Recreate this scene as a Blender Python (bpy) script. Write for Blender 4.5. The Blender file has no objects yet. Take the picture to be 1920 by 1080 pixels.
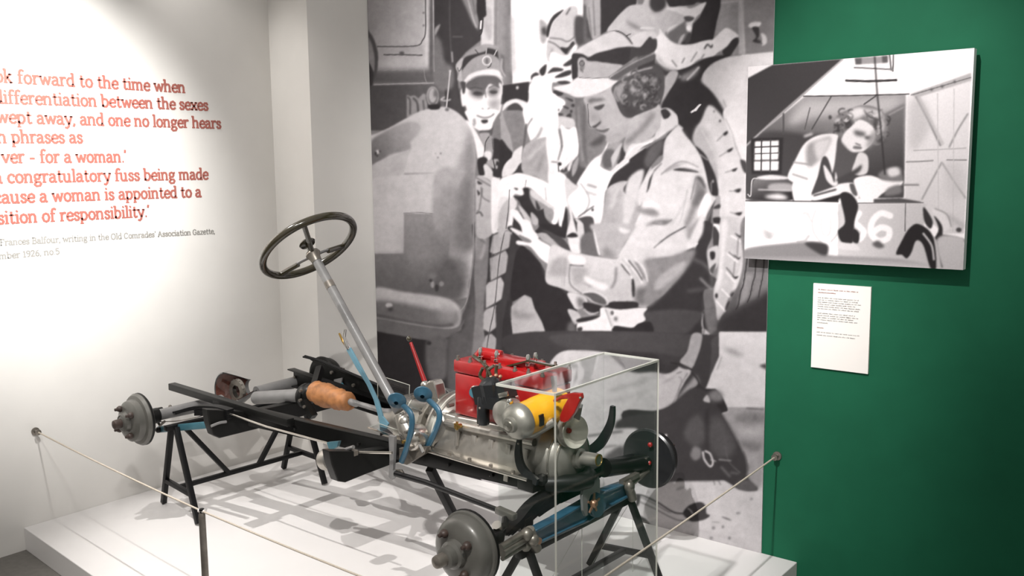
import bpy, math, random
import numpy as np
from mathutils import Vector, Matrix
random.seed(7)
scene = bpy.context.scene
col = scene.collection
# ---------------------------------------------------------------- camera
FPX = 1734.0
R = np.array([[0.78294698, -0.0698919, 0.61814977],
              [0.62199442, 0.10522579, -0.77591911],
              [-0.01081484, 0.99198924, 0.12585859]])      # world = R @ camera
ZP = 0.1                                                    # top of the plinth above the floor
CAM = np.array([0.0, 0.0, 1.5 + ZP])
cd = bpy.data.cameras.new('camera'); cam = bpy.data.objects.new('camera', cd); col.objects.link(cam)
cd.sensor_width = 36; cd.lens = FPX * 36 / 1920; cd.clip_start = 0.05; cd.clip_end = 60
M4 = Matrix([list(R[i]) + [CAM[i]] for i in range(3)] + [[0, 0, 0, 1]])
cam.matrix_world = M4
scene.camera = cam
# ---------------------------------------------------------------- light and exposure
scene.view_settings.view_transform = 'Standard'; scene.view_settings.look = 'None'
scene.view_settings.gamma = 1; scene.view_settings.use_curve_mapping = False
scene.view_settings.exposure = 0.0
scene.cycles.transparent_max_bounces = 24
w = bpy.data.worlds.new('room_ambient'); scene.world = w; w.use_nodes = True
w.node_tree.nodes['Background'].inputs[0].default_value = (1.0, 0.965, 0.925, 1)
w.node_tree.nodes['Background'].inputs[1].default_value = 0.46
def spot(name, loc, aim, power, size, blend, rad=0.03, colr=(1, .93, .82)):
    d = bpy.data.lights.new(name, 'SPOT'); d.energy = power; d.spot_size = math.radians(size); d.spot_blend = blend
    d.shadow_soft_size = rad; d.color = colr
    o = bpy.data.objects.new(name, d); col.objects.link(o)
    o.location = (loc[0], loc[1], loc[2] + ZP)
    o.rotation_euler = (Vector(aim) - Vector(loc)).to_track_quat('-Z', 'Y').to_euler()
    return o
spot('spot_quote', (-2.35, 1.35, 2.75), (-4.03, 1.78, 1.58), 600, 52, 1.0, .05, (1, .985, .96))
spot('spot_chassis', (-1.15, 0.6, 2.75), (-2.5, 2.45, .0), 270, 48, .7, .015, (1, .965, .93))
spot('spot_plinth_left', (-3.55, 1.45, 2.8), (-2.85, 2.30, .0), 200, 50, .8, .015, (1, .965, .93))
spot('fill_left_wall', (-2.0, 0.6, 2.8), (-4.03, 2.2, .7), 90, 60, 1.0, .12, (1, .98, .955))  # added wide soft fill that brightens the lower left wall
spot('fill_pier', (-3.90, 2.30, 2.95), (-3.88, 3.07, 1.2), 45, 60, 1.0, .05, (1, .965, .925))  # added lamp, placed to brighten the pier front and keep its side dim
spot('spot_mural_top', (-2.3, 1.1, 2.85), (-2.50, 3.32, 1.75), 370, 54, 1.0, .05, (1, .975, .96))
spot('spot_mural_low', (-1.2, 0.9, 2.8), (-1.85, 3.32, .45), 420, 44, 1.0, .03, (1, .975, .96))
spot('spot_canvas', (-0.95, 1.55, 2.85), (-1.02, 3.3, 1.6), 210, 40, .9, .03, (1, .965, .94))
# ---------------------------------------------------------------- geometry of the place
def ray(px, py): return R @ np.array([px - 960.0, -(py - 540.0), -FPX])
def on(px, py, ax, val):
    """point of the world on the plane axis=val that the photograph shows at px, py"""
    r = ray(px, py); return CAM + r * ((val - CAM[ax]) / r[ax])
def project(P):
    c = (np.asarray(P) - CAM) @ R
    return 960 + FPX * c[..., 0] / -c[..., 2], 540 - FPX * c[..., 1] / -c[..., 2]
# chassis frame: u forward from the rear axle, v across towards the mural, w up
yaw, pit = -.029, -.021
FU = np.array([math.cos(yaw) * math.cos(pit), math.sin(yaw) * math.cos(pit), math.sin(pit)])
FV = np.array([-math.sin(yaw), math.cos(yaw), 0]); FW = np.cross(FU, FV)
CO = np.array([-3.699, 2.099, .449 + ZP]) + FV * .471
MC = np.array([FU, FV, FW])
def W(u, v, w): return CO + FU * u + FV * v + FW * w
def P(px, py, ax, val):
    """point of the chassis plane (0 u, 1 v, 2 w)=val seen at px, py, in world space"""
    r = MC @ ray(px, py); c0 = MC @ (CAM - CO); q = c0 + r * ((val - c0[ax]) / r[ax])
    return CO + q @ MC
def V(*p): return np.array(p, float)
# ---------------------------------------------------------------- mesh building
class MB:
    def __init__(s): s.v = []; s.f = []
    def add(s, vs, fs):
        n = len(s.v); s.v += [tuple(map(float, a)) for a in vs]; s.f += [tuple(i + n for i in f) for f in fs]; return s
    def hexa(s, a):
        return s.add(a, [(0, 3, 2, 1), (4, 5, 6, 7), (0, 1, 5, 4), (1, 2, 6, 5), (2, 3, 7, 6), (3, 0, 4, 7)])
    def box(s, x0, y0, z0, x1, y1, z1):
        return s.hexa([(x0, y0, z0), (x1, y0, z0), (x1, y1, z0), (x0, y1, z0), (x0, y0, z1), (x1, y0, z1), (x1, y1, z1), (x0, y1, z1)])
    def cbox(s, u0, v0, w0, u1, v1, w1):
        return s.hexa([W(*p) for p in ((u0, v0, w0), (u1, v0, w0), (u1, v1, w0), (u0, v1, w0), (u0, v0, w1), (u1, v0, w1), (u1, v1, w1), (u0, v1, w1))])
    def beam(s, a, b, w, h, up=(0, 0, 1), w2=None, h2=None):
        a, b, up = V(*a), V(*b), V(*up); d = b - a; d /= np.linalg.norm(d)
        x = np.cross(d, up); x /= np.linalg.norm(x); y = np.cross(x, d)
        w2 = w if w2 is None else w2; h2 = h if h2 is None else h2
        o = []
        for p, ww, hh in ((a, w, h), (b, w2, h2)):
            o += [p - x * ww / 2 - y * hh / 2, p + x * ww / 2 - y * hh / 2, p + x * ww / 2 + y * hh / 2, p - x * ww / 2 + y * hh / 2]
        return s.hexa(o)
    def tube(s, pts, r, n=12, cap=True, flat=1.0, up=(0, 0, 1)):
        pts = [V(*p) for p in pts]; m = len(pts)
        rs = [r] * m if np.isscalar(r) else list(r)
        tn = []
        for i in range(m):
            d = pts[min(i + 1, m - 1)] - pts[max(i - 1, 0)]; tn.append(d / (np.linalg.norm(d) + 1e-12))
        x = np.cross(tn[0], V(*up))
        if np.linalg.norm(x) < 1e-4: x = np.cross(tn[0], V(1, 0, 0))
        x /= np.linalg.norm(x); vs = []
        for i in range(m):
            x = x - tn[i] * np.dot(x, tn[i]); x /= np.linalg.norm(x); y = np.cross(tn[i], x)
            for k in range(n):
                a = 2 * math.pi * k / n
                vs.append(pts[i] + (x * math.cos(a) + y * math.sin(a) * flat) * rs[i])
        fs = [(i * n + k, i * n + (k + 1) % n, (i + 1) * n + (k + 1) % n, (i + 1) * n + k) for i in range(m - 1) for k in range(n)]
        if cap: fs += [tuple(range(n))[::-1], tuple((m - 1) * n + k for k in range(n))]
        return s.add(vs, fs)
    def lathe(s, o, ax, prof, n=32, a0=0, a1=360, up=(0, 0, 1)):
        o, ax = V(*o), V(*ax); ax = ax / np.linalg.norm(ax)
        x = np.cross(ax, V(*up))
        if np.linalg.norm(x) < .03: x = np.cross(ax, V(0, 1, 0))
        x /= np.linalg.norm(x); y = np.cross(ax, x)
        full = abs(a1 - a0) >= 360; cols = n if full else n + 1; vs = []
        for h, r in prof:
            for k in range(cols):
                a = math.radians(a0 + (a1 - a0) * k / n)
                vs.append(o + ax * h + (x * math.cos(a) + y * math.sin(a)) * max(r, 1e-5))
        fs = [(i * cols + k, i * cols + (k + 1) % cols, (i + 1) * cols + (k + 1) % cols, (i + 1) * cols + k)
              for i in range(len(prof) - 1) for k in range(n)]
        return s.add(vs, fs)
    def ball(s, c, r, n=12):
        rr = (r, r, r) if np.isscalar(r) else r; vs = []; fs = []
        for i in range(n // 2 + 1):
            t = math.pi * i / (n // 2)
            for k in range(n):
                a = 2 * math.pi * k / n
                vs.append((c[0] + rr[0] * math.sin(t) * math.cos(a), c[1] + rr[1] * math.sin(t) * math.sin(a), c[2] + rr[2] * math.cos(t)))
        fs = [(i * n + k, (i + 1) * n + k, (i + 1) * n + (k + 1) % n, i * n + (k + 1) % n) for i in range(n // 2) for k in range(n)]
        return s.add(vs, fs)
    def plate(s, pts, thick):
        pts = [V(*p) for p in pts]; t = V(*thick); n = len(pts)
        fs = [tuple(range(n)), tuple(range(2 * n - 1, n - 1, -1))] + [(i, i + n, (i + 1) % n + n, (i + 1) % n) for i in range(n)]
        return s.add(pts + [p + t for p in pts], fs)
    def build(s, name, m, parent=None, smooth=35, bevel=0, kind=None, label=None):
        off = V(0, 0, 0); q = parent
        while q is not None: off = off + V(*q.location); q = q.parent
        me = bpy.data.meshes.new(name)
        vs = np.array(s.v)
        if parent is None: off = V(vs[:, 0].mean(), vs[:, 1].mean(), vs[:, 2].min())
        vs = vs - off
        me.from_pydata(vs.tolist(), [], s.f); me.validate(); me.update()
        import bmesh
        bm = bmesh.new(); bm.from_mesh(me); bmesh.ops.recalc_face_normals(bm, faces=bm.faces)
        if bevel: 
            bmesh.ops.remove_doubles(bm, verts=bm.verts, dist=1e-5)
            es = [e for e in bm.edges if len(e.link_faces) == 2 and e.calc_face_angle(0) > .6]
            bmesh.ops.bevel(bm, geom=es, offset=bevel, segments=2, affect='EDGES', profile=.5)
        bm.to_mesh(me); bm.free()
        if smooth:
            for p in me.polygons: p.use_smooth = True
            me.set_sharp_from_angle(angle=math.radians(smooth))
        me.materials.append(m)
        o = bpy.data.objects.new(name, me); col.objects.link(o)
        if parent is None: o.location = off
        else: o.parent = parent
        if kind: o['kind'] = kind
        if label: o['label'] = label
        return o
def empty(name, loc, label, cat, group=None):
    o = bpy.data.objects.new(name, None); o.location = loc; col.objects.link(o); o.empty_display_size = .1
    return tag(o, label, cat, group)
def tag(o, label, cat, group=None):
    o['label'] = label; o['category'] = cat
    if group: o['group'] = group
    return o
# ---------------------------------------------------------------- materials
def mat(name, colr, rough=.5, metal=0.0, noise=0.0, scale=30, bump=0.0, coat=0.0, dark=None, spec=None):
    m = bpy.data.materials.new(name); m.use_nodes = True; nt = m.node_tree; b = nt.nodes['Principled BSDF']
    b.inputs['Roughness'].default_value = rough; b.inputs['Metallic'].default_value = metal
    b.inputs['Coat Weight'].default_value = coat; b.inputs['Coat Roughness'].default_value = .08
    if spec is not None: b.inputs['Specular IOR Level'].default_value = spec
    b.inputs['Base Color'].default_value = (*colr, 1)
    if noise or bump:
        tc = nt.nodes.new('ShaderNodeTexCoord'); nz = nt.nodes.new('ShaderNodeTexNoise')
        nz.inputs['Scale'].default_value = scale; nz.inputs['Detail'].default_value = 6
        nt.links.new(tc.outputs['Object'], nz.inputs['Vector'])
        if noise:
            rp = nt.nodes.new('ShaderNodeValToRGB'); nt.links.new(nz.outputs['Fac'], rp.inputs['Fac'])
            d = dark or tuple(c * (1 - noise) for c in colr)
            rp.color_ramp.elements[0].position = .35; rp.color_ramp.elements[1].position = .65
            rp.color_ramp.elements[0].color = (*d, 1); rp.color_ramp.elements[1].color = (*colr, 1)
            nt.links.new(rp.outputs['Color'], b.inputs['Base Color'])
        if bump:
            bp = nt.nodes.new('ShaderNodeBump'); bp.inputs['Strength'].default_value = bump; bp.inputs['Distance'].default_value = .003
            nt.links.new(nz.outputs['Fac'], bp.inputs['Height']); nt.links.new(bp.outputs['Normal'], b.inputs['Normal'])
    return m
WHITE = mat('white_emulsion', (.75, .728, .695), .75, 0, .03, 6, .05)
PLINTH = mat('white_plinth_paint', (.76, .74, .73), .5, 0, .03, 4, .03)
GREEN = mat('green_emulsion', (.011, .112, .056), .7, 0, .08, 8, .08, spec=.15)
FLOOR = mat('grey_floor', (.17, .16, .145), .6, 0, .15, 40, .1)
BLACK = mat('black_chassis_paint', (.007, .007, .0066), .38, 0, .3, 20, .05, spec=.28)
SATIN = mat('satin_black_steel', (.006, .006, .0065), .45, spec=.25)
STUD = mat('dark_brown_studs', (.055, .035, .028), .5, 0, .4, 60, .2)
SATALU = mat('satin_spun_aluminium', (.70, .66, .58), .38, .55, .1, 40, .05)
RUBBER = mat('black_plastic', (.010, .011, .012), .3)
GREY = mat('grey_paint', (.19, .187, .185), .35, 0, .12, 25, .05, .2)
DRUM = mat('grey_brake_drum_paint', (.115, .112, .10), .38, .15, .18, 18, .06, .2)
BLUE = mat('blue_paint', (.028, .095, .150), .35, 0, .2, 25, .05, .3)
TEAL = mat('teal_blue_paint', (.05, .15, .19), .4, 0, .2, 25, .05, .2)
LBLUE = mat('light_blue_paint', (.11, .24, .31), .35, 0, .15, 25, .05, .3)
RED = mat('red_enamel', (.30, .006, .007), .28, 0, .15, 30, .04, .5)
YELLOW = mat('yellow_enamel', (.70, .34, .012), .32, 0, .06, 30, .02, .4)
ALU = mat('cast_aluminium', (.47, .445, .405), .40, .85, .22, 22, .25)
ALUP = mat('polished_aluminium', (.58, .55, .50), .25, .95, .1, 20, .08)
CHROME = mat('chrome', (.75, .73, .70), .12, 1.0)
BRASS = mat('brass', (.62, .40, .12), .28, .95, .2, 40, .1)
COPPER = mat('copper_bronze', (.50, .28, .18), .35, .7, .25, 40, .1)
STEEL = mat('worn_steel', (.26, .235, .205), .4, .7, .3, 30, .15)
LEATHER = mat('tan_leather', (.40, .165, .055), .6, 0, .45, 28, .5)
RUST = mat('red_brown_lining', (.13, .035, .02), .6, 0, .5, 60, .3)
BAKE = mat('dark_bakelite', (.040, .033, .018), .18, 0, .2, 30, 0, .6)
ROPE = mat('cream_elastic_rope', (.60, .53, .44), .8, 0, .2, 200, .3)
REDTXT = mat('red_vinyl_lettering', (.36, .115, .09), .5)
GREYTXT = mat('grey_vinyl_lettering', (.30, .29, .27), .5)
PAPER = mat('white_card', (.84, .80, .76), .7)
EDGE = mat('canvas_edge', (.80, .78, .80), .6)
def acrylic(name, tint=(.97, .98, .975), fres=1.0):
    m = bpy.data.materials.new(name); m.use_nodes = True; nt = m.node_tree; nt.nodes.clear()
    out = nt.nodes.new('ShaderNodeOutputMaterial'); mx = nt.nodes.new('ShaderNodeMixShader')
    t = nt.nodes.new('ShaderNodeBsdfTransparent'); t.inputs[0].default_value = (*tint, 1)
    g = nt.nodes.new('ShaderNodeBsdfGlossy'); g.inputs['Roughness'].default_value = .04
    fr = nt.nodes.new('ShaderNodeLayerWeight'); fr.inputs['Blend'].default_value = .5
    pw = nt.nodes.new('ShaderNodeMath'); pw.operation = 'POWER'; pw.inputs[1].default_value = 4.0
    mu = nt.nodes.new('ShaderNodeMath'); mu.operation = 'MULTIPLY_ADD'; mu.inputs[1].default_value = .6 * fres; mu.inputs[2].default_value = .025 * fres
    nt.links.new(fr.outputs['Facing'], pw.inputs[0]); nt.links.new(pw.outputs[0], mu.inputs[0]); nt.links.new(mu.outputs[0], mx.inputs[0])
    nt.links.new(t.outputs[0], mx.inputs[1]); nt.links.new(g.outputs[0], mx.inputs[2]); nt.links.new(mx.outputs[0], out.inputs[0])
    return m
ACRYL = acrylic('clear_acrylic')
AEDGE = mat('acrylic_cut_edge', (.62, .62, .56), .3, 0, 0)
AEDGE.node_tree.nodes['Principled BSDF'].inputs['Alpha'].default_value = .62
def print_mat(name):
    m = bpy.data.materials.new(name); m.use_nodes = True; nt = m.node_tree; b = nt.nodes['Principled BSDF']
    a = nt.nodes.new('ShaderNodeAttribute'); a.attribute_name = 'ink'
    tc = nt.nodes.new('ShaderNodeTexCoord'); nz = nt.nodes.new('ShaderNodeTexNoise'); nz.inputs['Scale'].default_value = 180; nz.inputs['Detail'].default_value = 3
    mr = nt.nodes.new('ShaderNodeMapRange'); mr.inputs['To Min'].default_value = .9; mr.inputs['To Max'].default_value = 1.1
    mx = nt.nodes.new('ShaderNodeMix'); mx.data_type = 'RGBA'; mx.blend_type = 'MULTIPLY'; mx.inputs['Factor'].default_value = 1
    nt.links.new(tc.outputs['Object'], nz.inputs['Vector']); nt.links.new(nz.outputs['Fac'], mr.inputs['Value'])
    nt.links.new(a.outputs['Color'], mx.inputs['A']); nt.links.new(mr.outputs['Result'], mx.inputs['B'])
    nt.links.new(mx.outputs['Result'], b.inputs['Base Color']); b.inputs['Roughness'].default_value = .75
    b.inputs['Specular IOR Level'].default_value = .08
    return m
PRINT = print_mat('photographic_print')
# ---------------------------------------------------------------- room shell
XW, YW = -4.03, 3.32
def shell(name, m, *boxes, **k):
    b = MB()
    for q in boxes: b.box(*q)
    return b.build(name, m, kind='structure', smooth=0, **k)
shell('floor', FLOOR, (-4.3, -3.0, -.1, 2.2, 3.7, 0))
shell('wall_left', WHITE, (-4.15, -3.0, 0, XW, 3.6, 3.1))
MB().plate([(XW, 3.065, ZP), (-3.722, 3.065, ZP), (-3.556, YW, ZP), (-3.556, 3.44, ZP), (XW, 3.44, ZP)], (0, 0, 3.0)).build('wall_pier', WHITE, kind='structure', smooth=0)
shell('wall_back', GREEN, (-3.556, YW, 0, 2.2, 3.44, 3.1))
# ---------- flat print painter: tones drawn as polygons and strokes ----------
class Print:
    def __init__(s, x0, y0, x1, y1, k=1.0, bg=128):
        s.x0,s.y0,s.k=x0,y0,k
        s.w=int((x1-x0)*k); s.h=int((y1-y0)*k)
        s.a=np.full((s.h,s.w),float(bg)); s.org=(0,0,1.0)
    def T(s,p):
        ox,oy,sc=s.org
        p=np.array(p,float).reshape(-1,2)
        return np.stack([(ox+p[:,0]/sc-s.x0)*s.k,(oy+p[:,1]/sc-s.y0)*s.k],1)
    def spline(s,p,closed,n=6):
        m=len(p)
        if m<3: return p
        out=[]
        R=range(m) if closed else range(m-1)
        for i in R:
            if closed: a,b,c,d=p[(i-1)%m],p[i],p[(i+1)%m],p[(i+2)%m]
            else: a,b,c,d=p[max(i-1,0)],p[i],p[i+1],p[min(i+2,m-1)]
            for t in np.arange(n)/n:
                out.append(.5*((2*b)+(c-a)*t+(2*a-5*b+4*c-d)*t*t+(3*b-a-3*c+d)*t**3))
        if not closed: out.append(p[-1])
        return np.array(out)
    def mask(s,p,pad):
        x0=max(int(np.floor(p[:,0].min()-pad)),0); x1=min(int(np.ceil(p[:,0].max()+pad))+1,s.w)
        y0=max(int(np.floor(p[:,1].min()-pad)),0); y1=min(int(np.ceil(p[:,1].max()+pad))+1,s.h)
        if x1<=x0 or y1<=y0: return None
        SS=2; W=(x1-x0)*SS; H=(y1-y0)*SS
        m=np.zeros((H,W)); X=(np.arange(W)+.5)/SS+x0
        q=np.roll(p,-1,0)
        for j in range(H):
            y=(j+.5)/SS+y0
            c=(p[:,1]<=y)!=(q[:,1]<=y)
            if not c.any(): continue
            xs=np.sort(p[c,0]+(y-p[c,1])*(q[c,0]-p[c,0])/(q[c,1]-p[c,1]))
            m[j]=np.searchsorted(xs,X)%2
        m=m.reshape(y1-y0,SS,x1-x0,SS).mean((1,3))
        return m,x0,y0,x1,y1
    def blur(s,m,r):
        r=int(round(r))
        if r<1: return m
        for ax in (0,1):
            for _ in range(2):
                c=np.cumsum(np.pad(m,[(r+1,r) if i==ax else (0,0) for i in (0,1)]),axis=ax)
                n=m.shape[ax]
                m=(np.take(c,np.arange(2*r+1,2*r+1+n),axis=ax)-np.take(c,np.arange(0,n),axis=ax))/(2*r+1)
        return m
    def comp(s,mk,tone,al):
        m,x0,y0,x1,y1=mk
        v=s.a[y0:y1,x0:x1]
        if isinstance(tone,tuple):
            t0,t1,a,b=tone; a,b=s.T([a,b])
            yy,xx=np.mgrid[y0:y1,x0:x1]; d=b-a
            u=np.clip(((xx-a[0])*d[0]+(yy-a[1])*d[1])/(d@d),0,1); tone=t0+(t1-t0)*u
        v+= (tone-v)*m*al
    def P(s,tone,pts,b=1,al=1,sm=1):
        p=s.T(pts); p=s.spline(p,True) if sm else p
        r=b*s.k
        mk=s.mask(p,2*r+2)
        if mk is None: return
        s.comp((s.blur(mk[0],r*.7),)+mk[1:],tone,al)
    def L(s,tone,w,pts,b=0,al=1,sm=1):
        p=s.T(pts); p=s.spline(p,False) if sm else p
        if len(p)<2: return
        w=w/s.org[2]*s.k; r=b*s.k
        x0=max(int(p[:,0].min()-w-2*r-2),0); x1=min(int(p[:,0].max()+w+2*r+3),s.w)
        y0=max(int(p[:,1].min()-w-2*r-2),0); y1=min(int(p[:,1].max()+w+2*r+3),s.h)
        if x1<=x0 or y1<=y0: return
        yy,xx=np.mgrid[y0:y1,x0:x1]+.5
        best=np.full(yy.shape,1e9)
        for a,c in zip(p[:-1],p[1:]):
            d=c-a; L2=d@d+1e-9
            t=np.clip(((xx-a[0])*d[0]+(yy-a[1])*d[1])/L2,0,1)
            best=np.minimum(best,(xx-a[0]-t*d[0])**2+(yy-a[1]-t*d[1])**2)
        m=np.clip(w/2-np.sqrt(best)+.5,0,1)
        s.comp((s.blur(m,r*.7),x0,y0,x1,y1),tone,al)
    def E(s,tone,cx,cy,rx,ry,rot=0,b=1,al=1):
        t=np.linspace(0,2*np.pi,24,endpoint=False); c,n=np.cos(np.radians(rot)),np.sin(np.radians(rot))
        x=rx*np.cos(t);y=ry*np.sin(t)
        s.P(tone,np.stack([cx+x*c-y*n,cy+x*n+y*c],1),b,al,0)
    def run(s,txt):
        for ln in txt.strip().splitlines():
            f=ln.split()
            if not f or f[0][0]=='#': continue
            k=f[0]
            if k=='@': s.org=(float(f[1]),float(f[2]),float(f[3])); continue
            if k=='C':
                (cx,cy),(rx,ry)=[list(map(float,q.split(','))) for q in f[1:3]]; rg=np.random.default_rng(int(f[4])); q0=float(f[5])
                for i in range(int(f[3])):
                    a,r=rg.uniform(0,6.28),rg.uniform(0,1)**.5; x=cx+rx*r*np.cos(a); y=cy+ry*r*np.sin(a); b0=rg.uniform(0,6.28); q=q0*rg.uniform(.6,1.3)
                    t=np.linspace(b0,b0+rg.uniform(2,4),7)
                    s.L(rg.choice([52,60,105,135,165,185],p=[.22,.22,.2,.18,.12,.06]),q0*.42,np.stack([x+q*np.cos(t),y+q*.8*np.sin(t)],1),1.2,.8,0)
                continue
            if k=='R':
                cx,cy,r,w=map(float,(f[2].replace(',',' ')+' '+' '.join(f[3:5])).split()); t=np.linspace(0,2*np.pi,24)
                s.L(float(f[1]),w,np.stack([cx+r*np.cos(t),cy+r*np.sin(t)],1),0,1,0); continue
            op={}; num=[]
            tone=None
            for w in f[1:]:
                if '=' in w: a,b=w.split('='); op[a]=float(b)
                elif tone is None:
                    if ':' in w:
                        q=w.split(':'); tone=(float(q[0]),float(q[1]),[float(z) for z in q[2].split(',')],[float(z) for z in q[3].split(',')])
                    else: tone=float(w)
                elif ',' in w: num.append([float(z) for z in w.split(',')])
                else: op.setdefault('w',float(w))
            b=op.get('b',1); al=op.get('a',1); sm=int(op.get('s',1))
            if k=='P': s.P(tone,num,b,al,sm)
            elif k=='L': s.L(tone,op['w'],num,op.get('b',0),al,sm)
            elif k=='E': s.E(tone,num[0][0],num[0][1],num[1][0],num[1][1],op.get('r',0),b,al)
    def mottle(s,amp):
        rg=np.random.default_rng(5); n=rg.normal(size=s.a.shape); f=0
        for r,wt in ((1,1.0),(3,1.2),(8,1.0)):
            m=s.blur(n,r); f=f+wt*m/m.std()
        s.a+=f*amp*.45*(.35+.65*np.clip((s.a-60)/80,0,1))
    def sample(s,px,py):
        x=np.clip((px-s.x0)*s.k-.5,0,s.w-1.001); y=np.clip((py-s.y0)*s.k-.5,0,s.h-1.001)
        i=x.astype(int); j=y.astype(int); u=x-i; v=y-j; A=s.a
        return A[j,i]*(1-u)*(1-v)+A[j,i+1]*u*(1-v)+A[j+1,i]*(1-u)*v+A[j+1,i+1]*u*v
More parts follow.
